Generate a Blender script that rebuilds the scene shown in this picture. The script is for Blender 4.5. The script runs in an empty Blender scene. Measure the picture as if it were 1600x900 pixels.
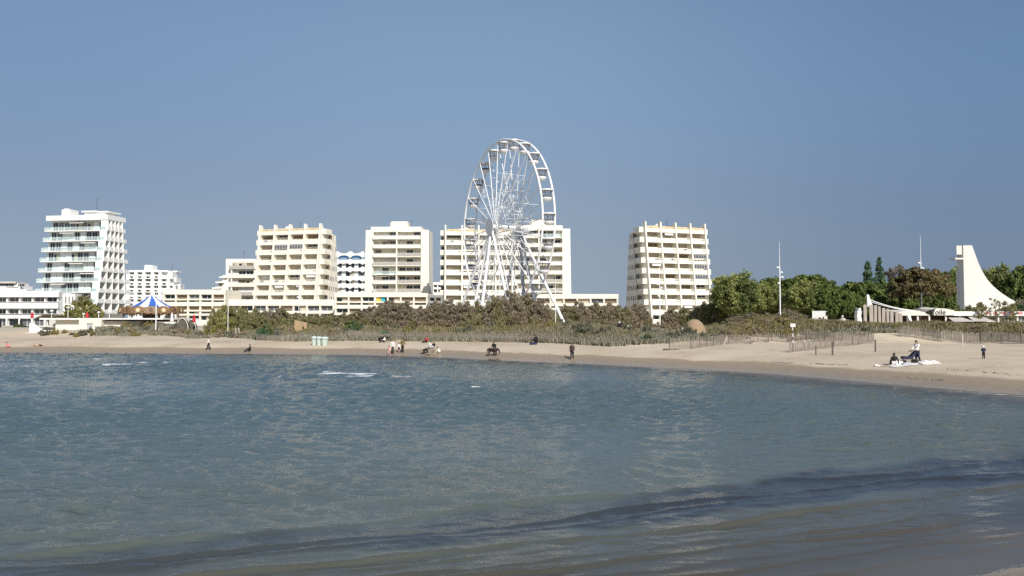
import bpy, bmesh, math, random
import numpy as np
from mathutils import Vector, Matrix, Euler

R = math.radians
rng = random.Random(7)
scene = bpy.context.scene
COL = scene.collection

# ------------------------------------------------------------------ camera, sky, sun, exposure
CAM_Z, F = 4.4, 1300.0                       # eye height; focal length in photo pixels (photo 1600 x 900)
PITCH = math.atan(50 / F)
cd = bpy.data.cameras.new('camera')
cd.sensor_width = 36.0
cd.lens = F / 1600 * 36
cd.clip_start, cd.clip_end = 0.1, 12000
cam = bpy.data.objects.new('camera', cd)
COL.objects.link(cam)
cam.location = (0, 0, CAM_Z)
cam.rotation_euler = (math.pi / 2 + PITCH, 0, 0)
scene.camera = cam

SUN_EL, SUN_AZ = R(37), R(160)               # azimuth clockwise from +Y: behind the camera, to the right
world = bpy.data.worlds.new('World')
scene.world = world
world.use_nodes = True
wn = world.node_tree
sky = wn.nodes.new('ShaderNodeTexSky')
sky.sky_type = 'NISHITA'
sky.sun_disc = False
sky.sun_elevation = SUN_EL
sky.sun_rotation = SUN_AZ
sky.altitude = 0
sky.air_density = 1.0
sky.dust_density = 0.6
sky.ozone_density = 2.0
hsv = wn.nodes.new('ShaderNodeHueSaturation')
hsv.inputs['Saturation'].default_value = 0.92
hsv.inputs['Value'].default_value = 0.93
bg = wn.nodes['Background']
bg.inputs['Strength'].default_value = 0.079
wn.links.new(sky.outputs[0], hsv.inputs['Color'])
# the sky pales into bluish haze at the horizon and is a little deeper to the right, at right angles to the sun
tcw = wn.nodes.new('ShaderNodeTexCoord')
sx = wn.nodes.new('ShaderNodeSeparateXYZ')
wn.links.new(tcw.outputs['Generated'], sx.inputs[0])
def wrange(src, a, b, c, d):
    n = wn.nodes.new('ShaderNodeMapRange')
    n.interpolation_type = 'SMOOTHSTEP'
    for k, v in zip(('From Min', 'From Max', 'To Min', 'To Max'), (a, b, c, d)): n.inputs[k].default_value = v
    wn.links.new(src, n.inputs['Value'])
    return n.outputs[0]
def wmix(fac, a, b, mode='MIX'):
    n = wn.nodes.new('ShaderNodeMix'); n.data_type = 'RGBA'; n.blend_type = mode
    for sock, v in ((n.inputs[0], fac), (n.inputs[6], a), (n.inputs[7], b)):
        if isinstance(v, (tuple, float)): sock.default_value = v
        else: wn.links.new(v, sock)
    return n.outputs[2]
hz = wmix(wrange(sx.outputs['X'], -0.5, 0.6, 0, 1), (3.15, 3.85, 4.55, 1), (2.45, 2.95, 3.65, 1))
mid = wmix(wrange(sx.outputs['Z'], 0.10, 0.60, 1, 0), hsv.outputs[0], (1.98, 3.02, 4.50, 1))
low = wmix(wrange(sx.outputs['Z'], 0.0, 0.28, 1, 0), mid, hz)
deep = wmix(wrange(sx.outputs['X'], 0.0, 0.55, 0, 1), low, (0.68, 0.76, 0.84, 1), 'MULTIPLY')
deep = wmix(wrange(sx.outputs['X'], -0.05, -0.55, 0, 1), deep, (0.85, 0.88, 0.93, 1), 'MULTIPLY')
wn.links.new(deep, bg.inputs['Color'])

sd = bpy.data.lights.new('sun', 'SUN')
sd.energy = 3.6
sd.angle = R(0.5)
sd.color = (1.0, 0.945, 0.86)
sun = bpy.data.objects.new('sun', sd)
COL.objects.link(sun)
to_sun = Vector((math.sin(SUN_AZ) * math.cos(SUN_EL), math.cos(SUN_AZ) * math.cos(SUN_EL), math.sin(SUN_EL)))
sun.rotation_euler = (-to_sun).to_track_quat('-Z', 'Y').to_euler()
sun.location = (60, -60, 90)

scene.view_settings.view_transform = 'Standard'
scene.view_settings.look = 'None'
scene.view_settings.gamma = 1
scene.view_settings.exposure = 0.5
scene.view_settings.use_curve_mapping = False
scene.render.engine = 'CYCLES'
scene.cycles.use_denoising = False
scene.cycles.max_bounces = 6
scene.cycles.transparent_max_bounces = 16

# ------------------------------------------------------------------ helpers
def ray(px, py):
    u, v = (px - 800) / F, (450 - py) / F
    return Vector((u, math.cos(PITCH) - v * math.sin(PITCH), math.sin(PITCH) + v * math.cos(PITCH)))

def at(px, py, Y):
    d = ray(px, py)
    return Vector((0, 0, CAM_Z)) + d * (Y / d.y)

def wx(px, Y):
    return at(px, 480, Y).x

def zat(py, Y):
    return at(800, py, Y).z

def tag(o, label=None, cat=None, group=None, kind=None):
    if label: o['label'] = label
    if cat: o['category'] = cat
    if group: o['group'] = group
    if kind: o['kind'] = kind
    return o

def empty(name, loc, label=None, cat=None, group=None, rz=0.0):
    o = bpy.data.objects.new(name, None)
    COL.objects.link(o)
    o.location = loc
    o.rotation_euler = (0, 0, rz)
    o.empty_display_size = 0.3
    return tag(o, label, cat, group)

def part(name, mesh, parent, loc=(0, 0, 0), rot=(0, 0, 0), scale=(1, 1, 1)):
    o = bpy.data.objects.new(name, mesh)
    COL.objects.link(o)
    o.location, o.rotation_euler, o.scale = loc, rot, scale
    if parent is not None: o.parent = parent
    return o

def children_of(o):
    return [c for c in bpy.data.objects if c.parent == o]

def copy_tree(o, kids, parent=None):
    c = o.copy()
    COL.objects.link(c)
    if parent is not None: c.parent = parent
    for ch in kids.get(o.name, []):
        copy_tree(ch, kids, c)
    return c

def kid_map(o, m=None):
    m = {} if m is None else m
    m[o.name] = children_of(o)
    for c in m[o.name]: kid_map(c, m)
    return m

class MB:
    def __init__(s): s.v, s.f, s.m = [], [], []
    def add(s, pts, faces, m=0):
        n = len(s.v)
        s.v += [tuple(p) for p in pts]
        s.f += [tuple(i + n for i in f) for f in faces]
        s.m += [m] * len(faces)
        return s
    def hexa(s, p, m=0):
        return s.add(p, [(0, 3, 2, 1), (4, 5, 6, 7), (0, 1, 5, 4), (1, 2, 6, 5), (2, 3, 7, 6), (3, 0, 4, 7)], m)
    def box(s, x0, y0, z0, x1, y1, z1, m=0):
        return s.hexa([(x0, y0, z0), (x1, y0, z0), (x1, y1, z0), (x0, y1, z0), (x0, y0, z1), (x1, y0, z1), (x1, y1, z1), (x0, y1, z1)], m)
    def prism(s, poly, a0, a1, axis, m=0):
        n = len(poly)
        def P(p, a): return (a, p[0], p[1]) if axis == 'x' else ((p[0], a, p[1]) if axis == 'y' else (p[0], p[1], a))
        pts = [P(p, a0) for p in poly] + [P(p, a1) for p in poly]
        fs = [tuple(range(n)), tuple(range(2 * n - 1, n - 1, -1))]
        fs += [(i, (i + 1) % n, n + (i + 1) % n, n + i) for i in range(n)]
        return s.add(pts, fs, m)
    def tube(s, p0, p1, r0, r1=None, n=6, m=0):
        r1 = r0 if r1 is None else r1
        p0, p1 = Vector(p0), Vector(p1)
        d = (p1 - p0).normalized()
        a = d.orthogonal().normalized(); b = d.cross(a)
        pts = []
        for p, r in ((p0, r0), (p1, r1)):
            for k in range(n):
                t = 2 * math.pi * k / n
                pts.append(p + (a * math.cos(t) + b * math.sin(t)) * r)
        fs = [(k, (k + 1) % n, n + (k + 1) % n, n + k) for k in range(n)]
        fs += [tuple(range(n - 1, -1, -1)), tuple(range(n, 2 * n))]
        return s.add(pts, fs, m)
    def lathe(s, prof, n=16, c=(0, 0, 0), m=0, cap=True, mfun=None):
        pts = []
        for r, z in prof:
            for k in range(n):
                t = 2 * math.pi * k / n
                pts.append((c[0] + r * math.cos(t), c[1] + r * math.sin(t), c[2] + z))
        base = len(s.v)
        s.v += pts
        for i in range(len(prof) - 1):
            for k in range(n):
                s.f.append(tuple(base + q for q in (i * n + k, i * n + (k + 1) % n, (i + 1) * n + (k + 1) % n, (i + 1) * n + k)))
                s.m.append(mfun(k, i) if mfun else m)
        if cap:
            s.f.append(tuple(base + k for k in range(n - 1, -1, -1))); s.m.append(m)
            s.f.append(tuple(base + (len(prof) - 1) * n + k for k in range(n))); s.m.append(m)
        return s
    def capsule(s, p0, p1, r0, r1=None, n=10, m=0, squash=None):
        r1 = r0 if r1 is None else r1
        p0, p1 = Vector(p0), Vector(p1)
        d = p1 - p0
        d = Vector((0, 0, 1)) if d.length < 1e-6 else d.normalized()
        a = d.orthogonal().normalized(); b = d.cross(a)
        rings = [(p0 - d * r0 * math.cos(t), r0 * math.sin(t)) for t in (0.12, 0.5, 1.0, 1.5)]
        rings += [(p1 + d * r1 * math.cos(t), r1 * math.sin(t)) for t in (1.5, 1.0, 0.5, 0.12)]
        pts = []
        for c, r in rings:
            for k in range(n):
                t = 2 * math.pi * k / n
                pts.append(c + (a * math.cos(t) + b * math.sin(t)) * r)
        if squash is not None: pts = [squash(p) for p in pts]
        q = len(rings)
        fs = [(i * n + k, i * n + (k + 1) % n, (i + 1) * n + (k + 1) % n, (i + 1) * n + k) for i in range(q - 1) for k in range(n)]
        fs += [tuple(range(n - 1, -1, -1)), tuple((q - 1) * n + k for k in range(n))]
        return s.add(pts, fs, m)
    def mesh(s, name, mats, smooth=False, fix=True):
        me = bpy.data.meshes.new(name)
        me.from_pydata(s.v, [], s.f)
        mats = mats if isinstance(mats, (list, tuple)) else [mats]
        for q in mats: me.materials.append(q)
        if len(mats) > 1: me.polygons.foreach_set('material_index', s.m)
        if fix:
            b = bmesh.new(); b.from_mesh(me)
            bmesh.ops.recalc_face_normals(b, faces=b.faces)
            b.to_mesh(me); b.free()
        if smooth: me.polygons.foreach_set('use_smooth', [True] * len(me.polygons))
        me.update()
        return me
    def build(s, name, mats, parent=None, loc=(0, 0, 0), rot=(0, 0, 0), smooth=False):
        return part(name, s.mesh(name, mats, smooth), parent, loc, rot)

def solid(name, mb, mats, label, cat, loc=(0, 0, 0), rot=(0, 0, 0), group=None, smooth=False):
    return tag(mb.build(name, mats, None, loc, rot, smooth), label, cat, group)

def np_mesh(name, verts, quads, mats):
    me = bpy.data.meshes.new(name)
    nv, nf, k = len(verts), len(quads), quads.shape[1]
    me.vertices.add(nv); me.vertices.foreach_set('co', np.ascontiguousarray(verts, dtype=np.float32).ravel())
    me.loops.add(nf * k); me.loops.foreach_set('vertex_index', np.ascontiguousarray(quads, dtype=np.int32).ravel())
    me.polygons.add(nf); me.polygons.foreach_set('loop_start', np.arange(0, nf * k, k, dtype=np.int32))
    me.update(calc_edges=True)
    for m in (mats if isinstance(mats, (list, tuple)) else [mats]): me.materials.append(m)
    return me

# ------------------------------------------------------------------ materials
def new_mat(name):
    m = bpy.data.materials.new(name)
    m.use_nodes = True
    return m, m.node_tree, m.node_tree.nodes['Principled BSDF']

def ramp(nt, stops, src=None):
    r = nt.nodes.new('ShaderNodeValToRGB')
    e = r.color_ramp.elements
    while len(e) < len(stops): e.new(0.5)
    for q, (p, c) in zip(e, stops):
        q.position = p; q.color = (*c, 1)
    if src is not None: nt.links.new(src, r.inputs[0])
    return r

def noise(nt, scale, detail=3, stretch=(1, 1, 1), coord='Object', rough=0.55):
    tc = nt.nodes.new('ShaderNodeTexCoord')
    mp = nt.nodes.new('ShaderNodeMapping')
    mp.inputs['Scale'].default_value = stretch
    nz = nt.nodes.new('ShaderNodeTexNoise')
    nz.inputs['Scale'].default_value = scale
    nz.inputs['Detail'].default_value = detail
    nz.inputs['Roughness'].default_value = rough
    nt.links.new(tc.outputs[coord], mp.inputs[0])
    nt.links.new(mp.outputs[0], nz.inputs['Vector'])
    return nz

def paint(name, col, rough=0.7, var=0.1, scale=1.2, stretch=(1, 1, 1), metal=0.0, bump=0.0, stain=None):
    m, nt, b = new_mat(name)
    nz = noise(nt, scale, 4, stretch)
    lo = tuple(c * (1 - var) for c in col); hi = tuple(min(1, c * (1 + var * 0.6)) for c in col)
    rp = ramp(nt, [(0.3, lo), (0.7, hi)], nz.outputs['Fac'])
    out = rp.outputs[0]
    if stain:
        n2 = noise(nt, 0.9, 5, (2.2, 2.2, 0.25), rough=0.7)
        r2 = ramp(nt, [(0.56, (0, 0, 0)), (0.74, (1, 1, 1))], n2.outputs['Fac'])
        mx = nt.nodes.new('ShaderNodeMix'); mx.data_type = 'RGBA'
        ml = nt.nodes.new('ShaderNodeMath'); ml.operation = 'MULTIPLY'; ml.inputs[1].default_value = 0.45
        nt.links.new(r2.outputs[0], ml.inputs[0])
        nt.links.new(ml.outputs[0], mx.inputs[0])
        nt.links.new(out, mx.inputs[6]); mx.inputs[7].default_value = (*stain, 1)
        out = mx.outputs[2]
    nt.links.new(out, b.inputs['Base Color'])
    b.inputs['Roughness'].default_value = rough
    b.inputs['Metallic'].default_value = metal
    if bump:
        bp = nt.nodes.new('ShaderNodeBump'); bp.inputs['Strength'].default_value = bump
        nt.links.new(nz.outputs['Fac'], bp.inputs['Height']); nt.links.new(bp.outputs[0], b.inputs['Normal'])
    return m

def leaves(name, stops, transl=0.25):
    m, nt, b = new_mat(name)
    g = nt.nodes.new('ShaderNodeNewGeometry')
    rp = ramp(nt, stops, g.outputs['Random Per Island'])
    nt.links.new(rp.outputs[0], b.inputs['Base Color'])
    b.inputs['Roughness'].default_value = 0.75
    b.inputs['Specular IOR Level'].default_value = 0.2
    t = nt.nodes.new('ShaderNodeBsdfTranslucent')
    nt.links.new(rp.outputs[0], t.inputs[0])
    mx = nt.nodes.new('ShaderNodeMixShader'); mx.inputs[0].default_value = transl
    nt.links.new(b.outputs[0], mx.inputs[1]); nt.links.new(t.outputs[0], mx.inputs[2])
    nt.links.new(mx.outputs[0], nt.nodes['Material Output'].inputs[0])
    return m

M = {}
M['cream'] = paint('cream_paint', (0.80, 0.752, 0.635), 0.8, 0.07, 0.5, stain=(0.60, 0.50, 0.33))
M['cream_pale'] = paint('pale_cream_paint', (0.82, 0.782, 0.685), 0.8, 0.06, 0.5, stain=(0.62, 0.54, 0.40))
M['ochre'] = paint('ochre_weathered_paint', (0.64, 0.51, 0.31), 0.85, 0.3, 0.8)
M['white'] = paint('white_paint', (0.80, 0.80, 0.77), 0.7, 0.05, 0.6, stain=(0.66, 0.65, 0.60))
M['church'] = paint('church_render', (0.665, 0.645, 0.595), 0.85, 0.05, 0.5, (1, 1, 0.15), stain=(0.60, 0.575, 0.52))
M['offwhite'] = paint('off_white_paint', (0.72, 0.69, 0.61), 0.8, 0.08, 0.7, stain=(0.5, 0.46, 0.38))
M['tan'] = paint('tan_shutter', (0.52, 0.455, 0.36), 0.8, 0.15, 2.0, (0.2, 0.2, 12))
M['brownglass'] = paint('brown_blind', (0.20, 0.15, 0.10), 0.6, 0.3, 1.5)
M['glass'] = paint('dark_window_glass', (0.030, 0.040, 0.048), 0.08, 0.4, 0.7)
M['grey_glass'] = paint('grey_window_glass', (0.13, 0.14, 0.15), 0.15, 0.3, 0.8)
M['aqua'] = paint('pale_aqua_glass_rail', (0.60, 0.76, 0.74), 0.12, 0.06, 0.5)
def rail_glass():
    m, nt, b = new_mat('clear_aqua_glass')
    b.inputs['Base Color'].default_value = (0.72, 0.79, 0.79, 1); b.inputs['Roughness'].default_value = 0.08
    t = nt.nodes.new('ShaderNodeBsdfTransparent'); t.inputs[0].default_value = (0.86, 0.95, 0.94, 1)
    mx = nt.nodes.new('ShaderNodeMixShader'); mx.inputs[0].default_value = 0.30
    nt.links.new(t.outputs[0], mx.inputs[1]); nt.links.new(b.outputs[0], mx.inputs[2])
    nt.links.new(mx.outputs[0], nt.nodes['Material Output'].inputs[0])
    return m
M['rail_glass'] = rail_glass()
M['rail_grey'] = paint('grey_rail_mesh', (0.42, 0.40, 0.36), 0.5, 0.15, 2.0)
M['frame'] = paint('white_window_frame', (0.75, 0.75, 0.72), 0.5, 0.03)
M['steel_white'] = paint('white_painted_steel', (0.82, 0.83, 0.83), 0.35, 0.03, 0.4)
M['steel_grey'] = paint('grey_painted_steel', (0.45, 0.46, 0.48), 0.4, 0.08)
M['disc_grey'] = paint('grey_hub_disc', (0.62, 0.63, 0.66), 0.5, 0.04)
M['gondola_frame'] = paint('grey_gondola_frame', (0.16, 0.165, 0.175), 0.4, 0.1)
M['dark_metal'] = paint('dark_metal', (0.045, 0.045, 0.05), 0.45, 0.2)
M['skyblue'] = paint('sky_blue_paint', (0.22, 0.42, 0.70), 0.7, 0.08)
M['roofgrey'] = paint('grey_roof', (0.30, 0.29, 0.27), 0.9, 0.15)
M['blue_canvas'] = paint('blue_canvas', (0.035, 0.13, 0.48), 0.75, 0.12)
M['white_canvas'] = paint('white_canvas', (0.80, 0.78, 0.74), 0.75, 0.05)
M['carved'] = paint('carved_gilt_board', (0.23, 0.135, 0.06), 0.55, 0.65, 1.6)
M['carved_dark'] = paint('dark_carved_board', (0.12, 0.055, 0.03), 0.6, 0.4, 3)
M['red'] = paint('red_cloth', (0.52, 0.025, 0.035), 0.8, 0.15)
M['wood'] = paint('weathered_wood', (0.30, 0.26, 0.215), 0.9, 0.3, 3, (6, 6, 0.4))
M['wood_pale'] = paint('pale_grey_weathered_wood', (0.40, 0.355, 0.30), 0.9, 0.25, 3, (6, 6, 0.4))
M['awning_grey'] = paint('grey_awning_cloth', (0.50, 0.47, 0.43), 0.85, 0.08)
M['wood_dark'] = paint('dark_weathered_wood', (0.13, 0.11, 0.09), 0.9, 0.3, 3, (6, 6, 0.4))
M['plank_tan'] = paint('new_wood_plank', (0.44, 0.31, 0.18), 0.85, 0.25, 2.5, (5, 5, 0.3))
M['bark'] = paint('bark', (0.15, 0.115, 0.085), 0.95, 0.35, 3, (4, 4, 0.6))
M['bark_pale'] = paint('pale_bark', (0.30, 0.26, 0.21), 0.95, 0.3, 3, (4, 4, 0.6))
M['thatch'] = paint('straw_thatch', (0.33, 0.235, 0.145), 0.95, 0.3, 5, (3, 3, 1), bump=0.6)
M['olive'] = paint('olive_tent_cloth', (0.085, 0.08, 0.055), 0.85, 0.2)
M['black'] = paint('black_cloth', (0.012, 0.012, 0.014), 0.85, 0.3)
M['navy'] = paint('navy_cloth', (0.022, 0.028, 0.07), 0.85, 0.3)
M['brown_cloth'] = paint('brown_cloth', (0.085, 0.05, 0.045), 0.85, 0.3)
M['olive_cloth'] = paint('olive_cloth', (0.21, 0.165, 0.06), 0.85, 0.3)
M['white_cloth'] = paint('white_cloth', (0.75, 0.72, 0.68), 0.85, 0.1)
M['grey_cloth'] = paint('grey_cloth', (0.42, 0.42, 0.46), 0.85, 0.15)
M['pink_cloth'] = paint('pink_cloth', (0.70, 0.26, 0.27), 0.85, 0.15)
M['pale_pink'] = paint('pale_pink_cloth', (0.72, 0.42, 0.38), 0.85, 0.1)
M['green_cloth'] = paint('dark_green_cloth', (0.03, 0.09, 0.05), 0.85, 0.2)
M['dark_skirt'] = paint('dark_grey_cloth', (0.035, 0.036, 0.036), 0.85, 0.2)
M['denim'] = paint('grey_denim', (0.10, 0.12, 0.15), 0.85, 0.2)
M['skin'] = paint('skin', (0.52, 0.33, 0.24), 0.6, 0.06, 6)
M['hair'] = paint('dark_hair', (0.022, 0.015, 0.012), 0.6, 0.3, 20)
M['hair_brown'] = paint('brown_hair', (0.10, 0.055, 0.03), 0.6, 0.3, 20)
M['hair_fair'] = paint('fair_hair', (0.40, 0.29, 0.16), 0.6, 0.2, 20)
M['pony'] = paint('dark_pony_coat', (0.030, 0.022, 0.022), 0.6, 0.5, 4)
M['bin'] = paint('pale_green_plastic', (0.50, 0.58, 0.53), 0.5, 0.06, 1.5)
M['bin_dark'] = paint('dark_green_plastic', (0.05, 0.10, 0.09), 0.5, 0.1)
M['text'] = paint('grey_lettering', (0.07, 0.07, 0.08), 0.6, 0.05)
M['yellow'] = paint('yellow_awning', (0.72, 0.50, 0.06), 0.8, 0.05)
M['teal'] = paint('teal_awning', (0.03, 0.36, 0.46), 0.8, 0.05)
M['stone'] = paint('pale_stone', (0.55, 0.52, 0.46), 0.9, 0.1)
M['seaweed'] = paint('dark_seaweed', (0.035, 0.03, 0.022), 0.9, 0.4, 5)
M['wetsand'] = paint('damp_sand_pile', (0.27, 0.215, 0.155), 0.95, 0.2, 4, bump=0.5)

M['leaf_tam_brown'] = leaves('brown_tamarisk_sprays', [(0.0, (0.29, 0.235, 0.17)), (0.5, (0.375, 0.315, 0.235)), (0.85, (0.34, 0.30, 0.20)), (1.0, (0.44, 0.37, 0.29))], 0.45)
M['leaf_tam_green'] = leaves('olive_tamarisk_sprays', [(0.00, (0.228, 0.228, 0.102)), (0.50, (0.318, 0.306, 0.144)), (0.85, (0.360, 0.330, 0.186)), (1.00, (0.432, 0.390, 0.252))], 0.45)
M['leaf_light'] = leaves('light_green_leaves', [(0.00, (0.154, 0.178, 0.053)), (0.50, (0.320, 0.350, 0.112)), (1.00, (0.461, 0.474, 0.198))], 0.4)
M['leaf_mid'] = leaves('mid_green_leaves', [(0.00, (0.077, 0.103, 0.037)), (0.50, (0.173, 0.213, 0.073)), (1.00, (0.262, 0.288, 0.119))], 0.35)
M['leaf_pine'] = leaves('pine_needles', [(0.00, (0.051, 0.075, 0.021)), (0.50, (0.108, 0.147, 0.036)), (1.00, (0.191, 0.228, 0.065))], 0.25)
M['leaf_pine_brown'] = leaves('browned_pine_needles', [(0.0, (0.084, 0.067, 0.031)), (0.3, (0.174, 0.129, 0.067)), (0.6, (0.241, 0.174, 0.095)), (0.75, (0.112, 0.129, 0.045)), (1.0, (0.157, 0.162, 0.062))], 0.25)
M['leaf_conifer'] = leaves('blue_green_needles', [(0.0, (0.038, 0.078, 0.048)), (0.5, (0.078, 0.147, 0.078)), (1.0, (0.129, 0.207, 0.103))], 0.25)
M['leaf_dry'] = leaves('dry_grey_twigs', [(0.0, (0.13, 0.115, 0.09)), (0.5, (0.21, 0.19, 0.155)), (1.0, (0.29, 0.265, 0.22))])
M['leaf_yellow'] = leaves('yellow_green_leaves', [(0.00, (0.160, 0.160, 0.045)), (0.60, (0.310, 0.300, 0.090)), (0.90, (0.380, 0.360, 0.140)), (1.00, (0.700, 0.660, 0.500))], 0.4)
M['scrub'] = leaves('grey_green_scrub', [(0.00, (0.100, 0.105, 0.070)), (0.50, (0.200, 0.200, 0.135)), (1.00, (0.310, 0.300, 0.220))], 0.3)
M['scrub_dry'] = leaves('brown_scrub', [(0.0, (0.176, 0.137, 0.088)), (0.5, (0.332, 0.264, 0.172)), (1.0, (0.507, 0.429, 0.293))], 0.3)
M['scrub_yellow'] = leaves('straw_scrub', [(0.0, (0.151, 0.134, 0.042)), (0.5, (0.311, 0.260, 0.101)), (1.0, (0.454, 0.395, 0.185))], 0.3)
M['grass_dry'] = leaves('dry_dune_grass', [(0.00, (0.160, 0.150, 0.105)), (0.50, (0.300, 0.280, 0.205)), (1.00, (0.420, 0.400, 0.310))], 0.3)
M['grass_green'] = leaves('green_dune_grass', [(0.00, (0.139, 0.127, 0.063)), (0.50, (0.271, 0.242, 0.131)), (1.00, (0.393, 0.341, 0.199))], 0.3)

# sand: dry, with the wet strip by the water
def sand_material():
    m, nt, b = new_mat('beach_sand')
    at_ = nt.nodes.new('ShaderNodeAttribute'); at_.attribute_name = 'shore'
    n1 = noise(nt, 0.16, 5, (1, 1, 1))
    n2 = noise(nt, 2.2, 6, (1, 1, 1), rough=0.7)
    n4 = noise(nt, 1.1, 6, (1, .8, 1), rough=0.75)
    am4 = nt.nodes.new('ShaderNodeMath'); am4.operation = 'MULTIPLY_ADD'; am4.inputs[1].default_value = 0.55
    nt.links.new(n4.outputs['Fac'], am4.inputs[0]); nt.links.new(n1.outputs['Fac'], am4.inputs[2])
    dry = ramp(nt, [(0.55, (0.40, 0.325, 0.23)), (0.72, (0.49, 0.408, 0.30)), (0.98, (0.56, 0.475, 0.36))], am4.outputs[0])
    wet = ramp(nt, [(0.3, (0.25, 0.20, 0.14)), (0.7, (0.315, 0.252, 0.18))], n2.outputs['Fac'])
    add = nt.nodes.new('ShaderNodeMath'); add.operation = 'MULTIPLY_ADD'
    nt.links.new(n1.outputs['Fac'], add.inputs[0]); add.inputs[1].default_value = 2.6
    nt.links.new(at_.outputs['Fac'], add.inputs[2])
    mr = nt.nodes.new('ShaderNodeMapRange'); mr.interpolation_type = 'SMOOTHSTEP'
    mr.inputs['From Min'].default_value = 3.9; mr.inputs['From Max'].default_value = 4.9
    nt.links.new(add.outputs[0], mr.inputs['Value'])
    mx = nt.nodes.new('ShaderNodeMix'); mx.data_type = 'RGBA'
    nt.links.new(mr.outputs[0], mx.inputs[0]); nt.links.new(wet.outputs[0], mx.inputs[6]); nt.links.new(dry.outputs[0], mx.inputs[7])
    nt.links.new(mx.outputs[2], b.inputs['Base Color'])
    rr = nt.nodes.new('ShaderNodeMapRange')
    rr.inputs['From Min'].default_value = 0.4; rr.inputs['From Max'].default_value = 3.0
    rr.inputs['To Min'].default_value = 0.28; rr.inputs['To Max'].default_value = 0.95
    nt.links.new(at_.outputs['Fac'], rr.inputs['Value']); nt.links.new(rr.outputs[0], b.inputs['Roughness'])
    bp = nt.nodes.new('ShaderNodeBump'); bp.inputs['Strength'].default_value = 0.5; bp.inputs['Distance'].default_value = 0.12
    mb = nt.nodes.new('ShaderNodeMath'); mb.operation = 'MULTIPLY'
    nt.links.new(n2.outputs['Fac'], mb.inputs[0]); nt.links.new(mr.outputs[0], mb.inputs[1])
    nt.links.new(mb.outputs[0], bp.inputs['Height']); nt.links.new(bp.outputs[0], b.inputs['Normal'])
    return m
M['sand'] = sand_material()

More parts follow.
